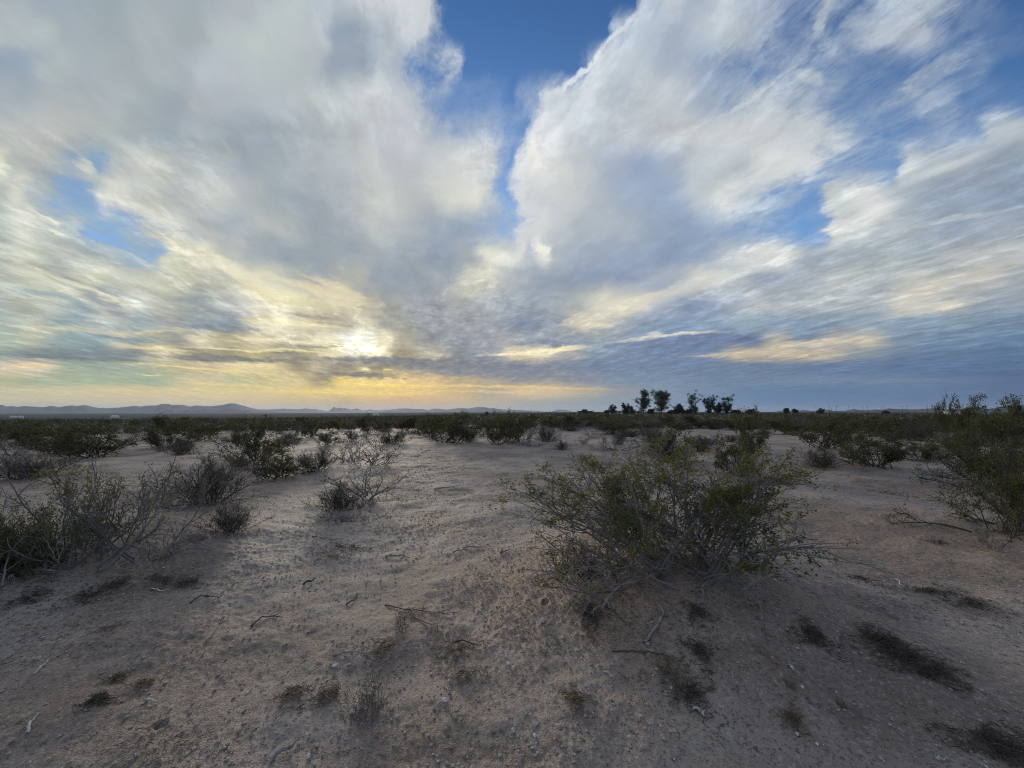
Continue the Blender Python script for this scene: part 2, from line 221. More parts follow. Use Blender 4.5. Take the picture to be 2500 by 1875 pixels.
# light and dark inside the cloud
mod = t.m('ADD', t.m('MULTIPLY', t.m('SUBTRACT', streak, .5), .62), t.m('MULTIPLY', t.m('SUBTRACT', fine, .5), .36))
mod = t.m('ADD', mod, t.m('MULTIPLY', t.m('SUBTRACT', big, .5), .30))
mod = t.m('ADD', mod, t.m('MULTIPLY', t.m('SUBTRACT', fil, .5), .10))
wisp = t.noise(t.vm('ADD', t.xyz(t.m('MULTIPLY_ADD', across, 5.2, 12.), t.m('MULTIPLY', along, 1.15)), t.vm('SCALE', wc, scale=.9)), 1.5, 5, .62, .0, dim='2D')
wisp = t.m('MULTIPLY', t.rng(wisp, .46, .66), t.rng(fine, .38, .6, .25, 1.))
def soft(px, py, rx, ry):
    u0, v0 = bearing(px, py)
    e1 = t.m('MULTIPLY', t.m('SUBTRACT', U, u0), F / rx); e2 = t.m('MULTIPLY', t.m('SUBTRACT', V, v0), F / ry)
    return t.rng(t.m('MULTIPLY_ADD', e1, e1, t.m('MULTIPLY', e2, e2)), .5, 1.2)
calm = t.m('MULTIPLY', soft(850, 540, 420, 230), t.m('MULTIPLY', soft(1480, 560, 330, 240), soft(330, 130, 620, 240)))
calm = t.m('MULTIPLY_ADD', calm, .68, .32)
band = t.m('MULTIPLY', t.rng(V, .02, .15, .45, 1.), t.rng(V, .75, .35, .7, 1.1))
mod = t.m('ADD', mod, t.m('MULTIPLY', t.m('SUBTRACT', wisp, .3), .24))
mod = t.m('MULTIPLY', mod, t.m('MULTIPLY', calm, band))
col = t.vm('SCALE', col, scale=t.m('ADD', mod, 1.0))
# generic cloudy sky away from the sunset
gen_n = t.noise(t.xyz(across, along), .8, 2, .55, .4, dim='2D')
gen = t.mix(t.rng(gen_n, .35, .65), (.20, .30, .48), (.42, .46, .50))
side = t.rng(dy, .12, .38)
high = t.rng(dz, .78, .95)
keep = t.m('MULTIPLY', side, t.m('SUBTRACT', 1., high))
col = t.mix(keep, gen, col)
al = t.fmix(keep, .8, al)
# brighter than white behind the thin cloud at the sun
def patch(px, py, rx, ry):
    u0, v0 = bearing(px, py)
    return t.vm('LENGTH', t.xyz(t.m('MULTIPLY', t.m('SUBTRACT', Uw, u0), F / rx), t.m('MULTIPLY', t.m('SUBTRACT', Vw, v0), F / ry)))
core = t.m('MULTIPLY', t.rng(patch(886, 850, 80, 14), 1., .1), t.rng(streak, .42, .56, .1, 1.))
wide = t.rng(patch(840, 830, 520, 150), 1., 0.)
glow = t.m('MULTIPLY', t.m('ADD', t.m('MULTIPLY', core, .7), t.m('MULTIPLY', wide, .0)), t.rng(dy, .1, .2))
colg = t.vm('SCALE', col, scale=t.m('ADD', 1., glow))
sky = t.node('ShaderNodeTexSky', sky_type='NISHITA'); sky.sun_disc = False
sky.sun_elevation = SUN_EL; sky.sun_rotation = SUN_AZ
sky.altitude = 600; sky.air_density = 1.0; sky.dust_density = .3; sky.ozone_density = 3.0
SK = .10
blue = t.mix(1.0, sky.outputs[0], (1.05, 1.38, 1.75), 'MULTIPLY')
blue = t.vm('ADD', blue, t.vm('SCALE', (.85, 1.25, 1.55), scale=t.rng(V, 1.15, .25)))
out = t.mix(al, blue, t.vm('SCALE', colg, scale=1. / SK))
bg = t.node('ShaderNodeBackground'); bg.inputs[1].default_value = SK
t.l.new(out, bg.inputs[0])
wo = t.node('ShaderNodeOutputWorld'); t.l.new(bg.outputs[0], wo.inputs[0])
w.cycles.sampling_method = 'MANUAL'; w.cycles.sample_map_resolution = 1024

# ================================================================== mesh helpers
def np_mesh(name, V_, faces, mats=(), smooth=False, mat_idx=None):
    """faces: list of (M,k) int arrays"""
    me = bpy.data.meshes.new(name)
    V_ = np.asarray(V_, dtype=np.float32)
    me.vertices.add(len(V_)); me.vertices.foreach_set('co', V_.ravel())
    starts = []; idx = []; tot = 0; n = 0
    for f in faces:
        f = np.asarray(f, dtype=np.int32)
        if len(f) == 0: continue
        k = f.shape[1]
        starts.append(np.arange(len(f), dtype=np.int32) * k + tot); idx.append(f.ravel()); tot += f.size; n += len(f)
    idx = np.concatenate(idx); starts = np.concatenate(starts)
    me.loops.add(len(idx)); me.loops.foreach_set('vertex_index', idx)
    me.polygons.add(n); me.polygons.foreach_set('loop_start', starts)
    if smooth: me.polygons.foreach_set('use_smooth', np.ones(n, dtype=bool))
    for m_ in mats: me.materials.append(m_)
    if mat_idx is not None: me.polygons.foreach_set('material_index', np.asarray(mat_idx, dtype=np.int32))
    me.update(calc_edges=True); me.validate(verbose=False)
    return me
def link(name, me, parent=None):
    o = bpy.data.objects.new(name, me); C.objects.link(o)
    if parent: o.parent = parent
    return o
def tag(o, label=None, cat=None, group=None, kind=None):
    if label: o['label'] = label
    if cat: o['category'] = cat
    if group: o['group'] = group
    if kind: o['kind'] = kind
    return o
def empty(name, loc, rz=0., sc=(1, 1, 1)):
    o = bpy.data.objects.new(name, None); C.objects.link(o); o.location = loc; o.rotation_euler = (0, 0, rz); o.scale = sc
    o.empty_display_size = .1
    return o
def copy_tree(o, parent=None):
    c = o.copy(); C.objects.link(c)
    if parent: c.parent = parent
    for ch in list(o.children): copy_tree(ch, c)
    return c
# value noise in numpy
_perm = rng.random((512, 512)).astype(np.float32)
def vnoise(x, y):
    xi = np.floor(x).astype(np.int64); yi = np.floor(y).astype(np.int64)
    fx = x - xi; fy = y - yi
    fx = fx * fx * fx * (fx * (fx * 6 - 15) + 10); fy = fy * fy * fy * (fy * (fy * 6 - 15) + 10)
    a = _perm[xi & 511, yi & 511]; b = _perm[(xi + 1) & 511, yi & 511]
    c = _perm[xi & 511, (yi + 1) & 511]; d = _perm[(xi + 1) & 511, (yi + 1) & 511]
    return (a * (1 - fx) + b * fx) * (1 - fy) + (c * (1 - fx) + d * fx) * fy
def fbm(x, y, f, oct=4, g=.5, seed=0.):
    s_ = 0; a = 1; n = 0
    for i in range(oct):
        s_ = s_ + a * (vnoise(x * f + 17.3 * i + seed, y * f - 9.7 * i + seed * 1.7) - .5); n += a; a *= g; f *= 2.03
    return s_ / n
def sstep(a, b, x):
    q = np.clip((x - a) / (b - a), 0, 1); return q * q * (3 - 2 * q)
# ================================================================== ground height
MOUNDS = []     # (x, y, radius, height)
HOLES = []      # (x, y, radius, depth)
def left_fall(x, y):
    """the plateau tilts down to the left; 1 at the left, 0 at the right"""
    az = np.degrees(np.arctan2(x, y))
    return np.where(np.abs(az) > 120, .3, 1 - sstep(-34, 12, az) * .93)
def height(x, y, detail=True):
    x = np.asarray(x, dtype=np.float64); y = np.asarray(y, dtype=np.float64)
    d = np.hypot(x, y)
    lf = left_fall(x, y)
    h = fbm(x, y, .10, 3, .5) * .30 * sstep(2, 12, d) + fbm(x, y, .55, 3, .5, 5.) * .13
    h = h - .0105 * lf * np.clip(d - 24, 0, 260) - 14 * lf * sstep(150, 1400, d)
    h = h - 1.0 * (1 - lf) * sstep(500, 2500, d)
    for (mx, my, mr, mh) in MOUNDS:
        q = ((x - mx) ** 2 + (y - my) ** 2) / (mr * mr)
        h = h + mh * np.exp(-q * 1.3)
    if detail:
        near = 1 - sstep(12, 45, d)
        crust = fbm(x, y, 2.6, 3, .5, 3.)
        rough = .45 + .55 * sstep(-.12, .2, fbm(x, y, .8, 2, .5, 8.))
        h = h + near * (crust * .055)
        # low wind-blown clods: sharp-topped, a few centimetres
        c1 = 1 - np.abs(fbm(x, y, 9., 3, .55, 2.)) * 5
        c2 = fbm(x, y, 24., 3, .6, 4.)
        c3 = np.maximum(fbm(x, y, 48., 2, .6, 7.), .03) * sstep(16, 6, d)
        h = h + near * rough * (np.clip(c1, 0, 1) * .004 + c2 * .017 + c3 * .016)
        for (mx, my, mr, mh) in HOLES:
            q = np.hypot(x - mx, (y - my) * 1.0) / mr
            h = h - mh * (1 - sstep(.55, 1.05, q)) + mh * .16 * np.exp(-((q - 1.35) / .35) ** 2) * (y > my - mr)
    return h
def ray(px, py):
    dx_, dy_ = px - 1250., 937.5 - py
    v = np.array([dx_, F * cp - dy_ * sp, F * sp + dy_ * cp]); return v / np.linalg.norm(v)
def at(px, py, maxd=1500.):
    """where the line of sight through a pixel meets the ground"""
    v = ray(px, py)
    tt = np.geomspace(.8, maxd, 900)
    X = v[0] * tt; Y = v[1] * tt; Z = CAMH + v[2] * tt
    H = height(X, Y, False)
    under = np.nonzero(Z < H)[0]
    i = under[0] if len(under) else len(tt) - 1
    if i == 0: i = 1
    g0 = Z[i - 1] - H[i - 1]; g1 = H[i] - Z[i]
    k = g0 / (g0 + g1) if (g0 + g1) > 0 and len(under) else 1.
    return float(X[i - 1] + (X[i] - X[i - 1]) * k), float(Y[i - 1] + (Y[i] - Y[i - 1]) * k)
def gz(x, y): return float(height(np.array([x]), np.array([y]), True)[0])
def pxsize(x, y): return math.hypot(x, y) * math.cos(math.atan2(x, y)) / F     # metres per photo pixel at that depth
# mounds of blown sand under the nearest shrubs
def mound(px, py, r_, h_):
    x, y = at(px, py); MOUNDS.append((x, y, r_, h_))
mound(1650, 1425, 1.5, .38); mound(1760, 1500, 1.0, .10); mound(300, 1330, 1.6, .22); mound(60, 1370, 1.3, .22); mound(2460, 1290, 1.6, .16)
mound(500, 1225, 1.1, .14); mound(830, 1240, .8, .07); mound(2030, 1140, 1.4, .10); mound(2130, 1140, 1.5, .12)
for a_ in ((480, 1320, .085, .17), (1332, 1468, .03, .05), (1928, 1672, .028, .05), (2052, 1716, .03, .05), (392, 1770, .03, .035), (2165, 1495, .07, .045)):
    x_, y_ = at(a_[0], a_[1]); HOLES.append((x_, y_, a_[2], a_[3]))
# ================================================================== materials
def mat(name):
    m_ = bpy.data.materials.new(name); m_.use_nodes = True; n = NT(m_.node_tree)
    b = n.node('ShaderNodeBsdfPrincipled'); o = n.node('ShaderNodeOutputMaterial'); n.l.new(b.outputs[0], o.inputs[0])
    b.inputs['Roughness'].default_value = .9; b.inputs['Specular IOR Level'].default_value = .15
    return m_, n, b
def simple(name, c1, c2, scale=8., rough=.9, island=False):
    m_, n, b = mat(name)
    if island:
        r_ = n.node('ShaderNodeNewGeometry').outputs['Random Per Island']
        p_ = n.node('ShaderNodeTexCoord').outputs['Object']
        f = n.m('ADD', n.m('MULTIPLY', r_, .6), n.m('MULTIPLY', n.noise(p_, scale, 2), .5))
    else:
        p_ = n.node('ShaderNodeTexCoord').outputs['Object']; f = n.rng(n.noise(p_, scale, 4, .6), .3, .7)
    n.l.new(n.mix(f, c1, c2), b.inputs['Base Color']); b.inputs['Roughness'].default_value = rough
    return m_
def leafmat(name, c1, c2, c3, trans=.25):
    m_, n, b = mat(name)
    r_ = n.node('ShaderNodeNewGeometry').outputs['Random Per Island']
    oi = n.node('ShaderNodeObjectInfo').outputs['Random']
    p_ = n.node('ShaderNodeTexCoord').outputs['Object']
    c = n.mix(r_, c1, c2); c = n.mix(n.rng(n.noise(p_, 2.2, 2), .52, .72), c, c3)
    c = n.vm('SCALE', c, scale=n.rng(oi, 0, 1, .8, 1.25, 'LINEAR'))
    n.l.new(c, b.inputs['Base Color']); b.inputs['Roughness'].default_value = .6
    tr = n.node('ShaderNodeBsdfTranslucent'); n.l.new(c, tr.inputs[0])
    ms = n.node('ShaderNodeMixShader'); ms.inputs[0].default_value = trans
    n.l.new(b.outputs[0], ms.inputs[1]); n.l.new(tr.outputs[0], ms.inputs[2])
    o = [q for q in n.n if q.type == 'OUTPUT_MATERIAL'][0]; n.l.new(ms.outputs[0], o.inputs[0])
    return m_
M = {}
M['creosote'] = leafmat('creosote_leaf', (.090, .092, .028), (.19, .182, .052), (.052, .055, .022), .40)
M['heroleaf'] = leafmat('creosote_leaf_fresh', (.11, .112, .032), (.24, .225, .062), (.062, .066, .024), .45)
M['midleaf'] = leafmat('creosote_leaf_dusty', (.062, .064, .025), (.130, .125, .044), (.036, .038, .019), .3)
M['bursage'] = leafmat('bursage_leaf', (.085, .082, .068), (.155, .150, .130), (.055, .050, .042), .15)
M['dryleaf'] = leafmat('dry_leaf', (.12, .095, .055), (.22, .18, .10), (.08, .065, .04), .2)
M['euca'] = leafmat('tree_leaf', (.045, .060, .030), (.085, .100, .055), (.030, .035, .026), .25)
M['farleaf'] = leafmat('far_brush_leaf', (.045, .047, .022), (.085, .083, .038), (.030, .031, .018), .2)
M['purple'] = leafmat('dark_tree_leaf', (.030, .028, .026), (.050, .045, .038), (.022, .022, .02), .15)
M['stem'] = simple('stem_bark', (.13, .115, .105), (.27, .245, .235), 14, island=True)
M['darkstem'] = simple('dark_stem_bark', (.055, .045, .04), (.12, .10, .09), 14, island=True)
M['dead'] = simple('dead_wood', (.16, .14, .125), (.38, .35, .32), 18)
M['litter'] = simple('dry_litter', (.085, .060, .038), (.27, .205, .125), 9, island=True)
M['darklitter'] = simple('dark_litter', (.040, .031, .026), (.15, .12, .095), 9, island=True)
M['stone'] = simple('pebble_stone', (.24, .195, .165), (.56, .50, .44), 30, island=True)
M['white'] = simple('pale_stone', (.55, .54, .52), (.72, .70, .66), 30)
M['wall'] = simple('pale_wall', (.62, .61, .58), (.72, .71, .68), 2)
M['roof'] = simple('dark_roof', (.08, .085, .10), (.13, .13, .15), 2)
M['metalroof'] = simple('metal_roof', (.34, .40, .48), (.45, .50, .56), 2, .5)
M['glass'] = simple('window_glass', (.02, .025, .03), (.04, .045, .05), 2, .2)
M['pole'] = simple('pole_wood', (.05, .045, .04), (.09, .08, .07), 2)
M['bone'] = simple('pale_wood', (.42, .39, .35), (.62, .58, .53), 30)
# sand: pale crust, pink-brown patches, dark grit; far off the scrub covers it
gm, n, b = mat('desert_sand')
P = n.node('ShaderNodeNewGeometry').outputs['Position']
px_, py_, pz_ = n.sep(P)
dist = n.vm('LENGTH', n.xyz(px_, py_))
n1 = n.noise(P, .55, 5, .6); n2 = n.noise(P, 3.2, 6, .65); n3 = n.noise(P, 30., 5, .75); n4 = n.noise(P, 140., 2, .6)
c = n.mix(n.rng(n1, .40, .60), (.222, .158, .126), (.375, .296, .248))
c = n.mix(n.m('MULTIPLY', n.rng(n.noise(P, .9, 4, .6, 1.), .54, .70), .7), c, (.34, .22, .155))
hx, hy = at(1370, 1400)
red = n.rng(n.vm('DISTANCE', n.xyz(px_, py_), (hx, hy, 0)), 1.7, .3)
c = n.mix(n.m('MULTIPLY', red, n.rng(n2, .35, .6, .2, .75)), c, (.46, .29, .19))
hx, hy = at(2330, 1330)
red = n.rng(n.vm('DISTANCE', n.xyz(px_, py_), (hx, hy, 0)), 2.2, .3)
c = n.mix(n.m('MULTIPLY', red, n.rng(n2, .35, .6, .2, .7)), c, (.42, .27, .16))
c = n.mix(n.m('MULTIPLY', n.rng(n2, .56, .70), .6), c, (.13, .105, .085))
c = n.mix(n.m('MULTIPLY', n.rng(n3, .55, .64), .85), c, (.075, .056, .044))
c = n.mix(n.m('MULTIPLY', n.rng(n.noise(P, 62., 3, .7), .54, .62), .6), c, (.10, .08, .062))
c = n.mix(n.m('MULTIPLY', n.rng(n3, .46, .36), .5), c, (.52, .46, .40))
v_ = n.node('ShaderNodeTexVoronoi'); v_.inputs['Scale'].default_value = 55; n.l.new(P, v_.inputs['Vector'])
spk = n.m('MULTIPLY', n.rng(v_.outputs['Distance'], .20, .10), n.rng(n.sep(v_.outputs['Color'])[0], .86, .92))
spk = n.m('MULTIPLY', spk, n.rng(dist, 9., 4.))
c = n.mix(spk, c, (.62, .60, .56))
farcol = n.mix(n.rng(n.noise(n.xyz(n.m('MULTIPLY', px_, .004), n.m('MULTIPLY', py_, .008)), 1., 6, .6), .35, .65), (.055, .055, .035), (.12, .11, .085))
c = n.mix(n.rng(dist, 140., 420.), c, farcol)
n.l.new(c, b.inputs['Base Color']); n.l.new(n.rng(dist, 40., 120., .72, 1.), b.inputs['Roughness']); n.l.new(n.rng(dist, 30., 90., .38, 0.), b.inputs['Specular IOR Level'])
n5 = n.noise(P, 75., 3, .7)
bh = n.m('ADD', n.m('MULTIPLY', n5, .8), n.m('MULTIPLY', n4, .35))
bh = n.m('ADD', bh, n.m('MULTIPLY', spk, .3))
bp = n.node('ShaderNodeBump'); bp.inputs['Strength'].default_value = .9; bp.inputs['Distance'].default_value = .014
n.l.new(bh, bp.inputs['Height']); n.l.new(bp.outputs[0], b.inputs['Normal'])
M['sand'] = gm
# ================================================================== ground sheet
def build_ground():
    fine_a = np.radians(np.arange(-64, 64.001, .15))
    rest = np.radians(np.concatenate([np.arange(66, 294, 4)]))
    A = np.concatenate([fine_a, rest])
    r = [.25, .6, .9, 1.1]
    while r[-1] < 60: r.append(r[-1] * 1.0055)
    while r[-1] < 400: r.append(r[-1] * 1.03)
    while r[-1] < 20000: r.append(r[-1] * 1.10)
    r = np.array(r); nr, na = len(r), len(A)
    RR, AA = np.meshgrid(r, A, indexing='ij')
    X = RR * np.sin(AA); Y = RR * np.cos(AA)
    Z = height(X.ravel(), Y.ravel(), True)
    V_ = np.stack([X.ravel(), Y.ravel(), Z], 1)
    V_ = np.vstack([V_, [[0, 0, float(height(np.array([0.]), np.array([0.]))[0])]]])
    i, j = np.meshgrid(np.arange(nr - 1), np.arange(na), indexing='ij'); i = i.ravel(); j = j.ravel(); j2 = (j + 1) % na
    Q = np.stack([i * na + j, i * na + j2, (i + 1) * na + j2, (i + 1) * na + j], 1)[:, ::-1]
    jj = np.arange(na); T_ = np.stack([np.full(na, nr * na), (jj + 1) % na, jj], 1)
    me = np_mesh('ground', V_, [Q, T_], [M['sand']], smooth=True)
    o = link('ground', me); tag(o, kind='structure'); return o
build_ground()

# ================================================================== mountains
RIDGE = [(-700,992),(-400,988),(-200,990),(0,988),(8,988),(18,992),(35,991),(45,993),(60,991),(75,992),(95,993),(110,993),(125,990),(145,993),(155,992),(178,989.5),(190,991),(207,988.5),(225,992),(245,996),(265,996),(290,995),(310,993),(330,990),(345,992),(360,990),(385,989),(397,985.5),(415,986),(422,988.5),(435,987.5),(455,989),(465,992),(483,989),(500,991),(520,991),(540,989),(550,987),(560,984.5),(567,984),(578,985),(590,989),(605,993),(615,995.5),(630,999),(645,999.5),(675,999),(692,997),(705,998),(730,999),(748,997),(760,998),(775,999),(790,1002),(800,1003),(805,1002),(811,998),(815,993.5),(818,993),(822,996.5),(830,995),(833,994.5),(838,997),(842,995.5),(850,998),(860,999.5),(868,998),(872,997),(880,1000),(888,1002),(900,999.5),(906,999),(915,1001),(930,1001.5),(940,999.5),(950,1000),(965,998),(980,997),(995,997),(1010,998),(1035,999),(1045,1001),(1060,997),(1075,998),(1090,1000),(1105,998),(1120,996),(1145,997),(1158,994.5),(1170,993.5),(1185,994),(1195,996.5),(1203,995.5),(1215,998),(1230,1000),(1250,1000),(1270,1001),(1290,1002),(1310,1003),(1330,1005),(1345,1005),(1355,1002),(1363,1000),(1375,1001),(1385,1001.5),(1395,1005),(1410,1007)]
FOOT = [(395,1006),(405,1002),(424,999),(432,1002),(450,1003),(462,999),(470,1001),(480,1001),(505,998),(515,1000),(535,1001),(560,998),(585,998),(600,1001),(613,1000),(625,1003),(650,1004),(690,1005),(920,1006),(930,1004),(950,1002),(965,1005),(975,1006)]
EAST = [(1880,1006),(1900,1004),(1915,1001),(1925,1003),(1940,1004),(1960,1001),(1975,1003),(2005,1003),(2020,1000),(2035,1003),(2060,1003),(2083,998),(2095,1001),(2120,1001),(2135,999),(2150,1001),(2168,996.5),(2180,998),(2200,998.5),(2215,999),(2240,999),(2260,997),(2275,997),(2282,995.5),(2295,998),(2310,999.5),(2340,999),(2355,997),(2372,992),(2385,992),(2395,996),(2405,998),(2425,997),(2440,992),(2465,989),(2480,987),(2495,990),(2520,991),(2600,986),(2750,991),(2900,988),(3100,994),(3400,998)]
def hills(name, prof, dist, thick, mfac, seed, top_h):
    base = -16.
    pxs = np.array([p[0] for p in prof], float); pys = np.array([p[1] for p in prof], float)
    az = np.arctan((pxs - 1250) / F)
    n_a = int((az[-1] - az[0]) / R(.07)); A = np.linspace(az[0], az[-1], n_a)
    # elevation tangent of the crest, turned into a real height at that distance
    el = np.interp(A, az, (1005 - pys) / F) * np.cos(A)
    H = el * dist + CAMH - base
    H = np.maximum(H + fbm(A * 200, A * 0, 1., 3, .55, seed) * top_h * .05, 0)
    nr = 40; q = np.linspace(-1, 1.2, nr)
    rows = []
    for k, s_ in enumerate(q):
        rr = dist + s_ * thick
        env = np.clip(1 - np.abs(s_), 0, 1) ** 1.15
        x = rr * np.sin(A); y = rr * np.cos(A)
        rid = 1 - np.abs(fbm(x, y, 1 / (thick * .22), 4, .55, seed)) * 2.6
        z = base - 4 + (H + 4) * env * (1 - (1 - env) * .55 * (1 - rid)) 
        rows.append(np.stack([x, y, z], 1))
    V_ = np.concatenate(rows)
    i, j = np.meshgrid(np.arange(nr - 1), np.arange(n_a - 1), indexing='ij'); i = i.ravel(); j = j.ravel()
    Q = np.stack([i * n_a + j, i * n_a + j + 1, (i + 1) * n_a + j + 1, (i + 1) * n_a + j], 1)[:, ::-1]
    o = link(name, np_mesh(name, V_, [Q], [mfac], smooth=False)); tag(o, kind='structure'); return o
M['rock'] = simple('mountain_rock', (.05, .046, .048), (.10, .09, .088), .004)
M['darkrock'] = simple('hill_rock', (.06, .055, .055), (.10, .09, .085), .006)
hills('mountains', RIDGE, 8200, 1300, M['rock'], 3., 160)
hills('foothills', FOOT, 6300, 500, M['rock'], 6., 60)
hills('hills', EAST, 4200, 600, M['darkrock'], 9., 60)
# ================================================================== haze
def box(name, lo, hi, m_, parent=None):
    x0, y0, z0 = lo; x1, y1, z1 = hi
    V_ = [(x0,y0,z0),(x1,y0,z0),(x1,y1,z0),(x0,y1,z0),(x0,y0,z1),(x1,y0,z1),(x1,y1,z1),(x0,y1,z1)]
    Q = [(0,3,2,1),(4,5,6,7),(0,1,5,4),(1,2,6,5),(2,3,7,6),(3,0,4,7)]
    return link(name, np_mesh(name, V_, [np.array(Q)], [m_] if m_ else []), parent)
hm = bpy.data.materials.new('haze_air'); hm.use_nodes = True; n = NT(hm.node_tree)
pv_ = n.node('ShaderNodeVolumePrincipled'); pv_.inputs['Color'].default_value = (.60, .70, .92, 1)
pv_.inputs['Density'].default_value = .000055; pv_.inputs['Anisotropy'].default_value = .35
o_ = n.node('ShaderNodeOutputMaterial'); n.l.new(pv_.outputs[0], o_.inputs['Volume'])
hz = box('haze', (-22000, -22000, -40), (22000, 22000, 215), hm); tag(hz, kind='stuff')

# ================================================================== plant builders
class Twigs:
    """collects tapered tubes and leaves"""
    def __init__(s): s.V = []; s.Q = []; s.n = 0; s.LV = []; s.ln = 0
    def tube(s, P_, r0, r1, sides=4):
        P_ = np.asarray(P_); k = len(P_)
        T_ = np.gradient(P_, axis=0); T_ /= (np.linalg.norm(T_, axis=1)[:, None] + 1e-9)
        up = np.array([.31, .17, .93]) if abs(T_[0][2]) < .9 else np.array([1., .1, .0])
        A_ = np.cross(T_, up); A_ /= (np.linalg.norm(A_, axis=1)[:, None] + 1e-9); B_ = np.cross(T_, A_)
        rad = np.linspace(r0, r1, k)[:, None, None]
        an = np.arange(sides) * 2 * PI / sides
        ring = (np.cos(an)[None, :, None] * A_[:, None, :] + np.sin(an)[None, :, None] * B_[:, None, :]) * rad + P_[:, None, :]
        s.V.append(ring.reshape(-1, 3))
        i, j = np.meshgrid(np.arange(k - 1), np.arange(sides), indexing='ij'); i = i.ravel(); j = j.ravel(); j2 = (j + 1) % sides
        s.Q.append(np.stack([i * sides + j, i * sides + j2, (i + 1) * sides + j2, (i + 1) * sides + j], 1) + s.n)
        s.n += k * sides
    def mesh(s, name, m_): return np_mesh(name, np.concatenate(s.V), [np.concatenate(s.Q)], [m_], smooth=True)
def leaf_arrays(pos, size, flat=0., aspect=.55):
    """a rhombus of two triangles per leaf with a fold"""
    n_ = len(pos); pos = np.asarray(pos)
    a = rng.normal(size=(n_, 3)); a[:, 2] = a[:, 2] * (1 - flat) + .35; a /= np.linalg.norm(a, axis=1)[:, None]
    b = np.cross(a, rng.normal(size=(n_, 3))); b /= np.linalg.norm(b, axis=1)[:, None]
    c = np.cross(a, b)
    sz = (np.asarray(size) * rng.uniform(.6, 1.3, n_))[:, None]
    p0 = pos; p2 = pos + a * sz * 2; p1 = pos + a * sz + b * sz * aspect + c * sz * .15; p3 = pos + a * sz - b * sz * aspect + c * sz * .15
    V_ = np.stack([p0, p1, p2, p3], 1).reshape(-1, 3)
    i = np.arange(n_)[:, None] * 4
    return V_, np.hstack([i, i + 1, i + 2, i + 3])
def bend(p, d, L, n_, wig, up, g=None):
    g = g or rng
    P_ = [np.array(p, float)]; d = np.array(d, float); st = L / n_
    W = g.normal(size=(n_, 3)) * wig
    for i in range(n_):
        d = d + W[i]; d[2] += up; d /= np.linalg.norm(d); P_.append(P_[-1] + d * st)
    return np.array(P_)
def deviate(d, ang):
    q = np.cross(d, rng.normal(size=3)); q /= (np.linalg.norm(q) + 1e-9)
    return d * math.cos(ang) + q * math.sin(ang)
def grow(w=2., h=1.3, stems=20, sub=6, twig=4, el=(25, 80), wig=.10, up=.03, base=.12, leaves=6, lsize=.010, r0=.011,
         dens_low=.25, sides=4, lean=(0, 0), seed=0, kink=1., fork=(22, 55), twlen=.42, ball=False, tuft=.028, minr=.0012):
    """returns (Twigs, leaf positions); grown to fill a width w and a height h"""
    global rng
    old = rng; rng = np.random.default_rng(seed)
    T_ = Twigs(); LP = []; polys = []
    for s_ in range(stems):
        az = rng.uniform(0, 2 * PI); e = R(rng.uniform(*el))
        d = np.array([math.cos(az) * math.cos(e), math.sin(az) * math.cos(e), math.sin(e)]); d[0] += lean[0]; d[1] += lean[1]; d /= np.linalg.norm(d)
        # reach the envelope in this direction
        q = math.sqrt((math.hypot(d[0], d[1]) / (w / 2)) ** 2 + (d[2] / h) ** 2); L = 1. / q * rng.uniform(.60, 1.0)
        p = [rng.normal() * base, rng.normal() * base, -.02]
        main = bend(p, d, L, 11, wig * kink, up); polys.append((main, r0 * rng.uniform(.6, 1.2), r0 * .28, 0))
        for j in range(sub):
            f = rng.uniform(.22, .97); i = int(f * 11); i = min(i, 10)
            dd = main[i + 1] - main[i]; dd /= np.linalg.norm(dd)
            d2 = deviate(dd, R(rng.uniform(*fork))); L2 = L * twlen * (1.15 - f * .55) * rng.uniform(.5, 1.2)
            br = bend(main[i], d2, L2, 6, wig * 1.3 * kink, up * .8); polys.append((br, r0 * .45, r0 * .16, 1))
            leafy = rng.random() < .72
            for k in range(twig):
                f2 = rng.uniform(.25, 1.); i2 = min(int(f2 * 6), 5)
                dd2 = br[i2 + 1] - br[i2]; dd2 /= np.linalg.norm(dd2)
                d3 = deviate(dd2, R(rng.uniform(25, 60))); L3 = L2 * .42 * rng.uniform(.5, 1.3)
                tw = bend(br[i2], d3, L3, 3, wig * 1.5, up); polys.append((tw, r0 * .17, r0 * .09, 2))
                if leaves and leafy:
                    hh = tw[-1][2] / h; pr = dens_low + (1 - dens_low) * min(1, max(0, hh * 1.5 - .1))
                    if rng.random() < pr:
                        for q_ in range(leaves):
                            g_ = rng.uniform(.2, 1.05); pp = tw[0] + (tw[-1] - tw[0]) * g_
                            LP.append(pp + rng.normal(size=3) * tuft)
    for (P_, a, b_, lv) in polys:
        a = max(a, minr); b_ = max(b_, minr * .7)
        T_.tube(P_, a, b_, sides if lv == 0 else (4 if lv == 1 and sides > 3 else 3))
    rng = old
    return T_, (np.array(LP) if LP else np.zeros((0, 3)))
def shrub_proto(name, w, h, stemmat, leafm, lsize, **kw):
    T_, LP = grow(w=w, h=h, lsize=lsize, **kw)
    sm = T_.mesh(name + '_branches', stemmat); lm = None
    if len(LP):
        V_, Q = leaf_arrays(LP, lsize); lm = np_mesh(name + '_foliage', V_, [Q], [leafm])
    allv = np.concatenate(T_.V)
    lo = np.percentile(allv, 1.0, axis=0); hi = np.percentile(allv, 99.3, axis=0)
    return dict(kind=name, sm=sm, lm=lm, w=float((hi[0] - lo[0] + hi[1] - lo[1]) / 2), h=float(hi[2]))
PR = {}
def near_cre(i, **kw): return shrub_proto('creosote_shrub', 2., 1.2, M['darkstem'], M['midleaf'], .020, stems=24, sub=7, twig=6, leaves=12, seed=20 + i, el=(22, 82), tuft=.03, minr=.0018, **kw)
PR['cre_n'] = [near_cre(i) for i in range(4)]
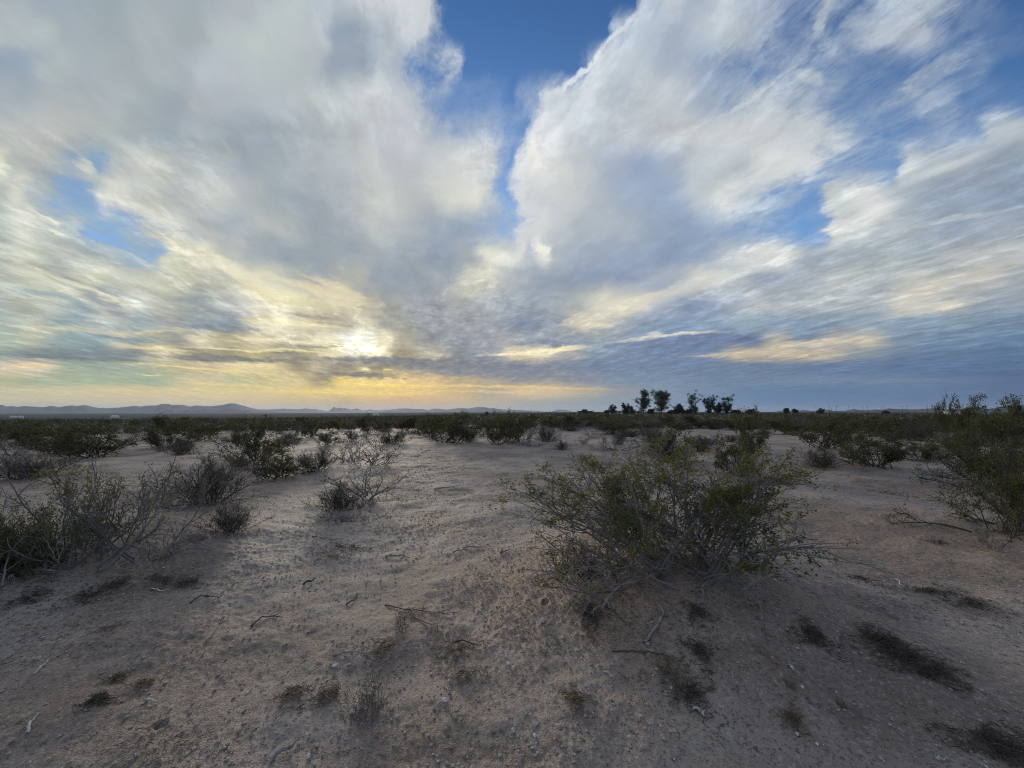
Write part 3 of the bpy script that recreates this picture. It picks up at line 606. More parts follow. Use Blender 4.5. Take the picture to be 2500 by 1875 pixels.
PR['cre_s'] = [shrub_proto('creosote_shrub', 2., 1.0, M['stem'], M['midleaf'], .017, stems=13, sub=6, twig=4, leaves=3, seed=40 + i, el=(15, 65), wig=.14, tuft=.03, minr=.002) for i in range(2)]
PR['cre_m'] = [shrub_proto('creosote_shrub', 2., 1.2, M['darkstem'], M['midleaf'], .032, stems=16, sub=6, twig=5, leaves=9, seed=50 + i, el=(25, 82), sides=3, tuft=.05, minr=.004) for i in range(4)]
PR['bur_n'] = [shrub_proto('bursage_shrub', 1.4, .7, M['darkstem'], M['bursage'], .008, stems=60, sub=8, twig=4, leaves=4, seed=60 + i, el=(8, 86), wig=.12, fork=(15, 45), r0=.006, tuft=.02, dens_low=.8, sides=3, minr=.0015) for i in range(3)]
PR['bur_m'] = [shrub_proto('bursage_shrub', 1.4, .7, M['darkstem'], M['bursage'], .016, stems=42, sub=5, twig=3, leaves=5, seed=70 + i, el=(8, 86), wig=.12, r0=.006, tuft=.03, dens_low=.8, sides=3, minr=.003) for i in range(3)]
PR['bare'] = [shrub_proto('leafless_shrub', 2., 1., M['stem'], None, .01, stems=14, sub=6, twig=4, leaves=0, seed=80 + i, el=(12, 70), wig=.20, kink=1.2, fork=(30, 70), minr=.0025) for i in range(3)]
PR['brown'] = [shrub_proto('half_dry_shrub', 2., .9, M['stem'], M['dryleaf'], .014, stems=15, sub=6, twig=5, leaves=4, seed=90 + i, el=(12, 70), wig=.16, tuft=.03, minr=.002) for i in range(2)]
NAMES = dict(cre_n='creosote_shrub', cre_s='creosote_shrub', cre_m='creosote_shrub', bur_n='bursage_shrub', bur_m='bursage_shrub', bare='leafless_shrub', brown='half_dry_shrub')
CATS = dict(cre_n='shrub', cre_s='shrub', cre_m='shrub', bur_n='shrub', bur_m='shrub', bare='bare shrub', brown='dry shrub')
def plant(kind, x, y, wm, hm, label, group=None, rz=None, cat=None, proto=None, single=False):
    p = proto or PR[kind][random.randrange(len(PR[kind]))]
    rz = random.uniform(0, 2 * PI) if rz is None else rz
    wm *= 1.16; hm *= 1.10
    sc = (wm / p['w'], wm / p['w'] * random.uniform(.9, 1.1), hm / p['h'])
    z = gz(x, y) - .01
    nm = NAMES.get(kind, kind)
    if p['lm'] is None:
        o = link(nm, p['sm']); o.location = (x, y, z); o.rotation_euler = (0, 0, rz); o.scale = sc
    else:
        o = empty(nm, (x, y, z), rz, sc)
        link('branches', p['sm'], o); link('foliage', p['lm'], o)
    tag(o, label, cat or CATS.get(kind, 'shrub'), group)
    return o
placed = []
def shrub(kind, px, py, w_, h_, label, cat=None, **kw):
    """px, py: the foot of the shrub on the photograph; w_, h_ its size there"""
    x, y = at(px, py); s_ = y / F
    placed.append((x, y, w_ * s_ * .5))
    return plant(kind, x, y, w_ * s_, h_ * s_, label, cat=cat, **kw)
# ------------------------------------------------------------------ the nearest shrubs, each its own growth
def hero(name, px, py, w_, h_, label, stemmat, leafm, lsize, extra_dead=0, cat='shrub', rz=0., dep=.8, **kw):
    x, y = at(px, py); s_ = y / F; wm, hm = w_ * s_, h_ * s_
    T_, LP = grow(w=wm, h=hm, lsize=lsize, **kw)
    av = np.concatenate(T_.V); lo = np.percentile(av, .3, axis=0); hi = np.percentile(av, 99.7, axis=0)
    fx = wm / max(hi[0] - lo[0], .1); fz_ = hm / max(hi[2], .1) * (.92 if dep < .7 else 1.)
    o = empty(name, (x, y, gz(x, y) - .01), rz, (fx, fx * dep, fz_))
    link('branches', T_.mesh('branches', stemmat), o)
    if len(LP):
        V_, Q = leaf_arrays(LP, lsize); link('foliage', np_mesh('foliage', V_, [Q], [leafm]), o)
    if extra_dead:
        T2, _ = grow(w=wm * .46 / fx, h=hm * .34 / fz_, stems=extra_dead, sub=5, twig=4, el=(-6, 28), wig=.17, up=-.012, base=.25, leaves=0, r0=.009, seed=kw.get('seed', 0) + 511, fork=(30, 70))
        d_ = link('dead_branches', T2.mesh('dead_branches', M['dead']), o); tag(d_, 'pale dead lower branches bending to the sand')
    tag(o, label, cat); placed.append((x, y, wm * .5)); return o
hero('creosote_shrub', 1708, 1386, 710, 318, 'large olive green creosote shrub on the sand mound right of centre', M['stem'], M['heroleaf'], .0088, 16,
     dep=.62, stems=54, sub=10, twig=6, leaves=17, seed=3, el=(12, 78), base=.15, wig=.15, up=.022, r0=.008, tuft=.010, dens_low=.25, twlen=.42)
hero('leafless_shrub', 1420, 1410, 190, 95, 'low tangle of bare brown twigs at the left foot of the large creosote', M['darkstem'], M['dryleaf'], .007, 0, cat='bare shrub',
     stems=26, sub=8, twig=5, leaves=1, seed=5, el=(-2, 50), wig=.20, up=-.01, base=.12, r0=.004, tuft=.02)
hero('creosote_shrub', 262, 1356, 370, 235, 'open creosote shrub with long arching branches in the left foreground', M['stem'], M['creosote'], .0105, 6,
     stems=18, sub=8, twig=5, leaves=5, seed=8, el=(22, 75), lean=(.10, 0), base=.14, wig=.13, r0=.009, tuft=.022, dens_low=.1)
hero('creosote_shrub', 120, 1376, 330, 190, 'leafy creosote shrub with grey trunks at the left edge of the foreground', M['stem'], M['creosote'], .0115, 10,
     stems=25, sub=8, twig=5, leaves=6, seed=12, el=(15, 72), base=.18, wig=.13, r0=.010, tuft=.024, dens_low=.3)
hero('bursage_shrub', 20, 1390, 260, 130, 'dark dense low shrub cut off by the left edge of the photo', M['darkstem'], M['creosote'], .009, 0,
     stems=80, sub=8, twig=4, leaves=6, seed=14, el=(5, 80), base=.2, wig=.12, r0=.006, tuft=.02, dens_low=.9)
hero('creosote_shrub', 2505, 1300, 420, 205, 'big dark creosote shrub cut off by the right edge, nearest the camera', M['darkstem'], M['midleaf'], .013, 8,
     stems=52, sub=9, twig=6, leaves=9, seed=17, el=(8, 80), base=.25, wig=.12, r0=.010, tuft=.024, dens_low=.6)
hero('creosote_shrub', 2450, 1195, 300, 135, 'dense creosote shrub behind the one at the right edge', M['darkstem'], M['midleaf'], .017, 6,
     stems=46, sub=8, twig=6, leaves=9, seed=19, el=(12, 82), base=.25, wig=.12, r0=.012, tuft=.03, dens_low=.6)
SH = [
 # kind, foot x, foot y, width, height, label
 ('bur_n',506,1225,190,100,'grey bursage shrub with a feathery top beside the left sand hummock'),
 ('cre_s',432,1246,120,60,'low brownish green shrub leaning left of the grey feathery bursage'),
 ('bur_n',560,1300,125,66,'thin grey shrub low on the sand beside the burrow hole'),
 ('cre_n',668,1168,125,66,'V-shaped creosote shrub with bare lower stems in front of a taller green one'),
 ('cre_n',636,1125,120,92,'tall green creosote shrub left of centre behind the V-shaped one'),
 ('bur_n',762,1152,96,50,'dark dome-shaped bursage right of the V-shaped creosote'),
 ('bare',852,1128,95,55,'leafless grey shrub left of the sparse brown one'),
 ('brown',914,1134,155,66,'sparse brown shrub spreading wide left of centre'),
 ('bare',884,1221,175,80,'twisted leafless shrub with drooping arms behind the low grey bursage'),
 ('bur_n',829,1243,120,56,'low dark bursage in front of the twisted leafless shrub'),
 ('bur_n',72,1166,135,55,'round dark grey green shrub near the left edge above the foreground creosote'),
 ('cre_n',205,1119,150,68,'dense dark creosote clump on the left with shaded foot'),
 ('cre_n',130,1108,110,55,'creosote shrub joined to the left side of the dense dark clump'),
 ('cre_s',30,1113,110,52,'thin pale green shrub at the left edge below the far brush'),
 ('bare',318,1079,62,32,'small leafless bush alone on pale ground at left'),
 ('cre_n',405,1092,105,48,'broad creosote shrub behind a small dark dome, left'),
 ('bur_n',443,1110,78,36,'small dark dome-shaped bursage touching the broad creosote at left'),
 ('cre_m',489,1077,62,35,'creosote shrub just right of the broad one with the dark dome'),
 ('cre_m',521,1058,42,20,'little bush above and right of the broad left creosote'),
 ('bur_m',573,1078,50,22,'flat grey bush left of the tall green creosote'),
 ('cre_s',568,1123,74,42,'scrawny creosote just left of the tall green one'),
 ('bur_n',588,1140,50,24,'small grey bush at the left foot of the tall green creosote'),
 ('cre_n',753,1070,42,37,'small upright dark shrub with a narrow foot, left of centre'),
 ('cre_m',802,1049,38,20,'small yellowish bush on bare sand left of centre'),
 ('cre_n',797,1087,56,32,'spiky dark green shrub low on sand left of the brown mound'),
 ('bur_m',707,1071,38,19,'small grey dome right of the tall green creosote'),
 ('cre_m',692,1046,32,16,'tiny green bush beyond the tall green creosote'),
 ('bur_m',855,1078,54,32,'greyish brown rounded bush with a white stone beside it'),
 ('cre_n',901,1057,70,37,'creosote shrub with open right side near the middle'),
 ('bur_n',956,1084,72,35,'neat grey dome-shaped bursage near the middle'),
 ('bur_m',955,1041,24,13,'tiny grey bush behind the neat grey dome'),
 ('cre_m',996,1052,64,30,'creosote shrub at the left end of the middle thicket'),
 ('cre_n',1103,1081,120,62,'large leafy creosote at the heart of the middle thicket'),
 ('cre_n',1060,1066,80,44,'creosote shrub at the left shoulder of the largest middle one'),
 ('bur_n',1146,1078,46,28,'grey bush hugging the right foot of the large middle creosote'),
 ('cre_n',1216,1086,72,66,'upright prickly-looking dark creosote right of the middle thicket'),
 ('cre_n',1262,1080,92,62,'bright olive creosote behind the prickly-looking dark one'),
 ('bare',1292,1088,84,36,'leafless silver shrub in front of the bright olive creosote'),
 ('bur_n',1337,1078,54,36,'dark grey dome right of the leafless silver shrub'),
 ('cre_m',1366,1050,74,32,'creosote shrub above the dark grey dome, centre right'),
 ('bur_m',1392,1052,36,15,'flat grey bush at the right foot of a creosote, centre right'),
 ('bur_m',1424,1045,34,16,'small isolated grey dome centre right under the far brush'),
 ('cre_n',1466,1045,66,33,'dark green creosote below the white roofed house'),
 ('cre_n',1497,1058,86,33,'wide creosote in front of another, below the round topped trees'),
 ('bur_n',1537,1067,54,20,'flat dark grey bush below the tree group'),
 ('bare',1443,1069,44,20,'small brown leafless bush left of the grey sparse shrub'),
 ('bare',1495,1100,110,52,'sparse grey shrub behind the upper left of the large creosote'),
 ('cre_m',1533,1045,36,14,'small bush below the first tall tree'),
 ('bur_m',1584,1049,54,20,'grey green bush below the second tall tree'),
 ('bur_n',1593,1079,78,33,'grey green rounded shrub directly behind the large creosote'),
 ('cre_n',1640,1130,110,76,'mid-size creosote with dark foot right behind the large one'),
 ('bur_n',1622,1118,80,46,'grey shrub leaning into the mid-size creosote behind the large one'),
 ('cre_m',1657,1052,54,17,'low green bush below the gap in the tree group'),
 ('cre_m',1714,1046,66,28,'dark green shrub below the vase-shaped tree'),
 ('bur_m',1749,1046,38,16,'grey dome below the round dark tree'),
 ('bur_m',1726,1084,54,20,'flat grey bush behind the top of the large creosote'),
 ('cre_n',1786,1050,66,27,'dark shrub below the rightmost tree of the group'),
 ('cre_n',1842,1110,56,98,'slim tall creosote whose tip rises above the skyline right of the trees'),
 ('cre_n',1797,1160,110,84,'bushy olive creosote just behind the right shoulder of the large one'),
 ('cre_m',1927,1062,84,32,'dark spreading shrub right of the slim tall creosote'),
 ('cre_n',2008,1093,125,70,'creosote shrub with a dark stem fan, right half, behind a small dome'),
 ('cre_m',2047,1064,56,32,'dark bush above and right of the stem fan creosote'),
 ('bur_n',1999,1140,80,38,'small round grey bursage dome alone on sand at right'),
 ('cre_n',2123,1139,155,80,'V-shaped open creosote on a low rise at right'),
 ('bur_m',2175,1062,46,22,'pale silvery dome of a bush at right'),
 ('cre_m',2135,1046,54,22,'green bush behind the pale silvery dome'),
 ('bur_n',2245,1076,96,42,'dark grey wide bush left of the right edge thicket'),
 ('cre_n',2251,1126,115,48,'low wide creosote right of the V-shaped open one'),
 ('bare',1941,1171,48,30,'tiny leafless bush on sand right of the large creosote'),
 ('bare',2282,1160,70,44,'dead grey shrub with a broken pale branch left of the right edge thicket'),
 ('cre_n',2372,1068,84,88,'tall creosote rising above the hills near the white shed'),
 ('cre_n',2312,1056,36,74,'slender creosote left of the white shed rising over the skyline'),
 ('cre_n',2484,1078,90,96,'tall creosote against the sky at the right edge'),
 ('cre_n',2330,1105,100,52,'dark leafy creosote in front of the slender one at right'),
 ('cre_n',2410,1090,120,46,'dense creosote filling the right edge thicket below the tall ones'),
 ('brown',2424,1340,64,46,'dry yellowish weed at the foot of the right edge creosote'),
 ('bare',405,1349,165,64,'gnarled dead shrub with a pale bent trunk right of the arching creosote'),
]
for a_ in SH: shrub(*a_)
# ------------------------------------------------------------------ the brush further out, still one by one
def sector(px):
    for lim, txt in ((330, 'under the left end of the far mountains'), (640, 'under the rounded mountain peak at left'), (1000, 'under the small double-topped peak'),
                     (1420, 'under the right end of the far mountains'), (1830, 'in front of the tree group'), (2230, 'under the utility poles'), (9999, 'under the dark hills at right')):
        if px < lim: return txt
KTXT = dict(brown='half dry brownish shrub in the brush belt ', cre_m='dark green creosote shrub in the brush belt ', bur_m='small grey bursage in the brush belt ')
GTXT = dict(brown='half dry shrubs of the brush belt ', cre_m='creosote shrubs of the brush belt ', bur_m='bursage of the brush belt ')
def free(x, y, r_): return all((x - a) ** 2 + (y - b_) ** 2 > (r_ + c_) ** 2 * .8 for a, b_, c_ in placed)
count = 0; tries = 0
rr_ = random.Random(5)
while count < 240 and tries < 20000:
    tries += 1
    px = rr_.uniform(-60, 2560)
    lo = 1034 if 520 < px < 1900 else 1030
    dense = max(0, 1 - abs(px + 30) / 520) * 60 + max(0, (px - 1850) / 650) * 42
    py = lo + rr_.random() ** 2.0 * (20 + dense)
    x, y = at(px, py); d = math.hypot(x, y)
    q_ = rr_.random(); k = 'cre_m' if q_ < .62 else ('bur_m' if q_ < .86 else 'brown')
    wm = rr_.uniform(.8, 1.4) if k == 'bur_m' else rr_.uniform(1.2, 2.5)
    if not free(x, y, wm * .42): continue
    hm_ = rr_.uniform(.4, .65) if k == 'bur_m' else rr_.uniform(.6, 1.25)
    plant(k, x, y, wm, hm_, KTXT[k] + sector(px), GTXT[k] + sector(px)); placed.append((x, y, wm * .42)); count += 1
print('belt shrubs', count, 'tries', tries)
KT2 = dict(brown='small dry brownish shrub on open sand ', bur_n='small grey bursage on open sand ', bare='small leafless shrub on open sand ')
count = tries = 0
while count < 44 and tries < 9000:
    tries += 1; px = rr_.uniform(40, 2380); py = rr_.uniform(1044, 1104) if not (980 < px < 1280) else rr_.uniform(1042, 1060)
    x, y = at(px, py); q_ = rr_.random(); k = 'bur_n' if q_ < .5 else ('brown' if q_ < .8 else 'bare')
    wm = rr_.uniform(.5, 1.15)
    if not free(x, y, wm * .5 + .15): continue
    plant(k, x, y, wm, wm * rr_.uniform(.42, .6), KT2[k] + sector(px), KT2[k] + sector(px)); placed.append((x, y, wm * .5)); count += 1
# ------------------------------------------------------------------ far brush nobody could count
def far_brush():
    Vs = []; Qs = []; mi = []; n0 = 0; g = np.random.default_rng(33)
    N = 5200
    az = R(-58) + g.random(N) * R(116); d = np.exp(g.uniform(math.log(42), math.log(520), N))
    X = d * np.sin(az); Y = d * np.cos(az); keep = np.ones(N, bool)
    pa = np.array([(a, b_, c_) for a, b_, c_ in placed])
    for i in range(N):
        if d[i] < 75 and (np.hypot(pa[:, 0] - X[i], pa[:, 1] - Y[i]) < pa[:, 2] + .5).any(): keep[i] = False
    clump = fbm(X, Y, .05, 2, .5, 2.); keep &= (clump > -.22)
    X = X[keep]; Y = Y[keep]; d = d[keep]; Z = height(X, Y, False)
    for i in range(len(X)):
        k = 300 if d[i] < 80 else (130 if d[i] < 160 else 60)
        wv = g.uniform(1.1, 2.6); hv = g.uniform(.55, 1.2) * (1.5 if g.random() < .07 else 1.)
        u = g.normal(size=(k, 3)); u /= np.linalg.norm(u, axis=1)[:, None]; u[:, 2] = np.abs(u[:, 2])
        u *= (g.random((k, 1)) ** .4) * (.75 + .4 * g.random((k, 1)))
        flare = .55 + .45 * u[:, 2:3]
        P_ = np.hstack([u[:, :2] * wv * .5 * flare, u[:, 2:3] * hv]) + np.array([X[i], Y[i], Z[i]])
        s_ = {300: .055, 130: .09, 60: .16}[k]
        V_, Q = leaf_arrays(P_, np.full(k, s_)); Vs.append(V_); Qs.append(Q + n0); n0 += len(V_)
        mi.append(np.full(k, 0 if g.random() < .8 else 1))
    o = link('far_brush', np_mesh('far_brush', np.concatenate(Vs), [np.concatenate(Qs)], [M['farleaf'], M['bursage']], mat_idx=np.concatenate(mi)))
    tag(o, kind='stuff'); print('far', len(X))
far_brush()

# ================================================================== trees of the far homestead
def tree(kind, px, top, w_, label, d, leaf, shape='tall', density=1., lean=0., bare=0, base_y=1005.5, seed=1):
    """px: bearing, top: photo row of the crown's top, w_: crown width in photo pixels, d: depth in metres"""
    g = np.random.default_rng(seed)
    s_ = d / F; x = (px - 1250) * s_; y = d; z0 = gz(x, y)
    Hh = (1005 - top) * s_ + CAMH - z0; W = w_ * s_
    o = empty(kind, (x, y, z0 - .1), 0.)
    T_ = Twigs(); LP = []
    th = Hh * (.16 if shape == 'tall' else .12)
    nl = 7 if shape == 'tall' else 6
    T_.tube(bend([0, 0, 0], [lean, 0, 1], th, 4, .05, .0, g), .30, .22, 7)
    tips = []
    for i in range(nl):
        a = g.uniform(0, 2 * PI); e = g.uniform(62, 86) if shape == 'tall' else g.uniform(30, 80)
        if shape == 'vase': e = g.uniform(58, 80)
        dd = np.array([math.cos(a) * math.cos(R(e)) + lean, math.sin(a) * math.cos(R(e)), math.sin(R(e))])
        L = (Hh - th) * g.uniform(.70, 1.0)
        lb = bend([0, 0, th * .9], dd, L, 8, .09, .01, g); T_.tube(lb, .15, .04, 5)
        for k in range(14):
            f = g.uniform(.05, 1.); q = min(int(f * 8), 7)
            a2 = g.uniform(0, 2 * PI); up = g.uniform(-.1, .9)
            out = W * .42 * (1.15 - .55 * f if shape != 'vase' else .45 + .7 * f) * g.uniform(.5, 1.2)
            br = bend(lb[q], [math.cos(a2), math.sin(a2), up], out, 3, .15, .05, g); T_.tube(br, .05, .02, 3); tips.append(br[-1]); tips.append(br[1])
    tips = np.array(tips)
    # clip the crown to its width
    r_ = np.abs(tips[:, 0] - lean * tips[:, 2] * .5); tips = tips[r_ < W * .5]
    for tp in tips:
        if g.random() > density: continue
        cr_ = W * g.uniform(.07, .16); m_ = int(60 * (cr_ / .8) ** 1.3) + 20
        u = g.normal(size=(m_, 3)); u /= np.linalg.norm(u, axis=1)[:, None]; u *= g.random((m_, 1)) ** .4 * cr_; u[:, 2] *= .8
        LP.append(tp + u)
    for i in range(bare):
        a = g.uniform(0, PI * 2); T_.tube(bend([0, 0, Hh * .6], [math.cos(a) * .6, math.sin(a) * .3, 1], Hh * g.uniform(.4, .55), 6, .12, .0, g), .05, .02, 3)
    link('trunk', T_.mesh('trunk', M['darkstem']), o)
    V_, Q = leaf_arrays(np.concatenate(LP), .16 * d / 250); link('crown', np_mesh('crown', V_, [Q], [leaf]), o)
    tag(o, label, 'tree'); return o
TD = 250
E_, U_ = M['euca'], M['purple']
tree('leafy_tree', 1496, 983, 17, 'small green leaning tree at the left end of the tree group', TD, E_, 'round', 1., lean=.12, seed=1)
tree('dark_tree', 1529, 980, 20, 'small dark tree with a flat top left of the tall trees', TD, U_, 'round', 1., seed=2)
tree('leafy_tree', 1544, 988, 13, 'low green tree leaning on the small dark flat-topped tree', TD - 8, E_, 'round', 1., seed=3)
tree('tall_tree', 1571, 945, 34, 'tallest tree of the group, ragged top, left of the two big ones', TD, E_, 'tall', .95, bare=5, seed=4)
tree('tall_tree', 1614, 947, 42, 'broad tall tree with uneven crown, right of the two big ones', TD + 6, E_, 'tall', .95, bare=4, seed=5)
tree('dark_tree', 1654, 981, 24, 'squat dark tree with bare branches standing out of its top', TD + 5, U_, 'round', .9, bare=6, seed=6)
tree('tall_tree', 1696, 955, 32, 'airy tree with separate leaf clumps in the middle of the group', TD, E_, 'vase', .55, seed=7)
tree('dark_tree', 1729, 961, 28, 'dark vase-shaped tree between the airy tree and the round one', TD, U_, 'vase', .8, bare=4, seed=8)
tree('dark_tree', 1750, 982, 26, 'round dark tree between the vase-shaped one and the rightmost one', TD - 6, U_, 'round', 1., seed=9)
tree('tall_tree', 1772, 962, 34, 'rightmost tree of the group with visible trunk and spreading top', TD - 10, E_, 'vase', .75, seed=10)
tree('leafy_tree', 1588, 996, 15, 'low bushy tree in the gap between the two big trees', TD + 10, E_, 'round', 1., seed=11)
tree('leafy_tree', 1684, 996, 20, 'low round tree at the foot of the airy tree', TD + 12, E_, 'round', 1., seed=12)
tree('leafy_tree', 1640, 1000, 20, 'low tree just left of the squat dark tree', TD + 14, U_, 'round', 1., seed=13)
tree('leafy_tree', 1667, 1001, 20, 'low tree just right of the squat dark tree', TD + 14, E_, 'round', 1., seed=14)
tree('leafy_tree', 1482, 1002, 16, 'low bush-like tree left of the pale wall of the homestead', TD + 14, E_, 'round', 1., seed=15)
tree('leafy_tree', 1427, 1000, 17, 'round low tree on the horizon beside the dark roof', 320, E_, 'round', 1., seed=16)
tree('dark_tree', 1188, 1005, 7, 'tiny dark round tree under the right end of the far mountains', 420, U_, 'round', 1., seed=17)
tree('dark_tree', 1917, 996, 13, 'dark round tree on the skyline, left of two to the right of the group', 330, U_, 'round', 1., seed=18)
tree('dark_tree', 1940, 997, 11, 'dark round tree on the skyline, right of two to the right of the group', 330, U_, 'round', 1., seed=19)
tree('leafy_tree', 2002, 995, 13, 'grey green tree on the skyline among the utility poles', 330, E_, 'round', .9, seed=20)
tree('leafy_tree', 2160, 1003, 14, 'low tree on the skyline left of the dark hills', 340, E_, 'round', 1., seed=21)
tree('leafy_tree', 1795, 1002, 26, 'low spreading tree right of the rightmost tall tree', TD + 20, U_, 'round', 1., seed=22)
tree('leafy_tree', 1830, 1003, 26, 'low dark tree line end right of the homestead', TD + 20, U_, 'round', 1., seed=23)
# ------------------------------------------------------------------ buildings
def house(kind, px0, px1, top, d, label, cat, roof='flat', rooftop=None, wall='wall', roofm='metalroof', wins=3, bottom=1006.):
    s_ = d / F; x0 = (px0 - 1250) * s_; x1 = (px1 - 1250) * s_; y = d; z0 = gz((x0 + x1) / 2, y)
    ztop = (1005 - top) * s_ + CAMH; Hh = max(ztop - z0, 2.6); Wd = x1 - x0; cx = (x0 + x1) / 2
    o = empty(kind, (cx, y, z0 - .1)); dep = max(6., Wd * .5)
    rh = .30 if roof == 'flat' else Hh * .3; bh_ = Hh - rh
    m_ = box('wall', (-Wd / 2, -dep / 2, 0), (Wd / 2, dep / 2, bh_), M[wall], o)
    if roof == 'flat': box('roof', (-Wd / 2 - .5, -dep / 2 - .6, bh_ + .003), (Wd / 2 + .5, dep / 2 + .6, bh_ + rh), M[roofm], o)
    else:
        V_ = [(-Wd/2-.4, -dep/2-.5, bh_+.003), (Wd/2+.4, -dep/2-.5, bh_+.003), (Wd/2+.4, dep/2+.5, bh_+.003), (-Wd/2-.4, dep/2+.5, bh_+.003), (-Wd/2+.6, 0, bh_+rh), (Wd/2-.6, 0, bh_+rh)]
        link('roof', np_mesh('roof', V_, [np.array([(0,1,5,4),(2,3,4,5)]), np.array([(1,2,5),(3,0,4)])], [M[roofm]]), o)
    for i in range(wins):
        wx_ = -Wd / 2 + Wd * (i + .5) / wins
        box('window', (wx_ - .5, -dep / 2 - .06, bh_ * .42), (wx_ + .5, -dep / 2 - .003, bh_ * .75), M['glass'], o)
    box('door', (-Wd * .06 - .45, -dep / 2 - .08, .05), (-Wd * .06 + .45, -dep / 2 - .003, min(2.1, bh_ * .85)), M['roof'], o)
    tag(o, label, cat); return o
house('house', 1487, 1504, 1003, 262, 'pale walled house under the small leaning tree', 'house', wins=2)
house('shed', 1504, 1540, 1003.6, 268, 'long low building with a shiny blue grey flat roof left of the tall trees', 'building', wins=4)
house('shed', 1549, 1564, 1003, 270, 'small low building just left of the tallest tree', 'building', wins=2)
house('shed', 1410, 1445, 1005, 350, 'dark low roof on the horizon beside the round low tree', 'building', roofm='roof', wall='roof', wins=3)
house('house', 1365, 1387, 1005.5, 500, 'white roofed building left of the dark low roof', 'building', roof='hip', roofm='white', wins=4)
house('house', 1299, 1311, 1007, 480, 'small white roofed building under the end of the mountains', 'building', roof='hip', roofm='white', wins=2)
house('house', 1319, 1330, 1007.4, 480, 'second small white roofed building from the end of the mountains', 'building', roof='hip', roofm='white', wins=2)
house('warehouse', 2309, 2358, 1000, 200, 'long white warehouse below the dark hills at right', 'warehouse', roofm='white', wall='white', wins=0)
house('shed', 2382, 2398, 1003, 230, 'small pale shed right of the long white warehouse', 'shed', roofm='wall', wins=1)
def farhouse(px0, px1, py, d, label):
    s_ = d / F; z0 = gz((px0 + px1) / 2 * s_ - 1250 * s_, d)
    house('house', px0, px1, py, d, label, 'building', roof='hip', roofm='white', wall='white', wins=2)
farhouse(912, 925, 1009.5, 620, 'lone white building on the plain right of the sunset')
farhouse(31, 41, 1015, 1100, 'left of two tiny white buildings at the far left')
farhouse(50, 59, 1015, 1100, 'right of two tiny white buildings at the far left')
farhouse(276, 291, 1014, 1100, 'flat pale building beyond the left brush')
# ------------------------------------------------------------------ utility poles
def pole(px, top, d, label, arms=1, first=[None]):
    s_ = d / F; x = (px - 1250) * s_; z0 = gz(x, d); Hh = (1005 - top) * s_ + CAMH - z0
    if first[0] is None:
        o = empty('utility_pole', (x, d, z0)); T_ = Twigs(); T_.tube([[0, 0, -.5], [0, 0, .5], [0, 0, 1.0]], .02, .013, 8)
        # unit-height pole, scaled to size
        T_ = Twigs(); T_.tube([[0, 0, -.02], [0, 0, .5], [0, 0, 1.0]], .014, .010, 8); link('post', T_.mesh('post', M['pole']), o)
        box('crossarm', (-.085, -.008, .90), (.085, .008, .918), M['pole'], o)
        for q in (-.075, -.03, .03, .075): box('insulator', (q - .004, -.004, .9185), (q + .004, .004, .935), M['glass'], o)
        first[0] = o
    else: o = copy_tree(first[0]); o.location = (x, d, z0)
    o.scale = (Hh,) * 3; o.rotation_euler = (0, 0, random.uniform(-.5, .5)); tag(o, label, 'utility pole', 'utility poles along the skyline at right'); return o
for i, (px, tp) in enumerate(((1518, 988), (1991, 991), (2023, 990), (2029, 995), (2041, 990), (2071, 991), (2105, 991), (2115, 990), (2118, 993), (2150, 991), (2156, 992), (2201, 991), (2213, 990), (2262, 989), (2336, 988))):
    lab = ['thin pole standing by the blue grey roof left of the trees', 'leftmost of the utility poles, left of the skyline tree', 'tall utility pole first to the right of the skyline tree',
           'short utility pole between two tall ones', 'tall utility pole third from the skyline tree', 'faint utility pole in the middle of the widest gap', 'utility pole left of a close pair',
           'left pole of a close pair', 'right pole of a close pair', 'utility pole left in the second close pair', 'utility pole right in the second close pair',
           'utility pole left of the dark hill top', 'utility pole at the dark hill top', 'utility pole over the hills before the slender creosote', 'utility pole behind the long white warehouse'][i]
    pole(px, tp, 300, lab)
# ================================================================== small things on the ground
def on_ground(P_, lift=0.):
    P_ = np.array(P_, float); P_[:, 2] += height(P_[:, 0], P_[:, 1]) + lift; return P_
def stick(pts, thick, label, mat_='dead', forks=0, cat='stick', name='dry_stick', lift=None):
    """pts: photo pixels of the stick's bends, lying on the sand"""
    W = np.array([at(*p) for p in pts]); s_ = float(np.mean(W[:, 1])) / F
    # resample with a little wander
    seg = []; 
    for i in range(len(W) - 1):
        for k in range(5): q = k / 5; seg.append(W[i] * (1 - q) + W[i + 1] * q)
    seg.append(W[-1]); seg = np.array(seg) + rng.normal(size=(len(seg), 2)) * .0025
    r_ = thick * s_ * .36; z = height(seg[:, 0], seg[:, 1]) + r_ * .8 + np.abs(np.sin(np.linspace(0, PI * 1.5, len(seg)))) * r_ * 1.6
    c_ = seg.mean(0); zc = float(z.mean())
    T_ = Twigs(); P3 = np.hstack([seg - c_, (z - zc)[:, None]]); T_.tube(P3, r_, r_ * .45, 6)
    for i in range(forks):
        q = int(rng.uniform(.3, .95) * (len(P3) - 1)); dd = P3[q] - P3[q - 1]; dd /= np.linalg.norm(dd) + 1e-9
        d2 = deviate(dd, R(rng.uniform(25, 60))); d2[2] = abs(d2[2]) * .3 + .02
        T_.tube(bend(P3[q], d2, np.linalg.norm(P3[0] - P3[-1]) * rng.uniform(.15, .35), 5, .15, -.02), r_ * .55, r_ * .2, 4)
    o = link(name, T_.mesh(name, M[mat_])); o.location = (c_[0], c_[1], zc); tag(o, label, cat); return o
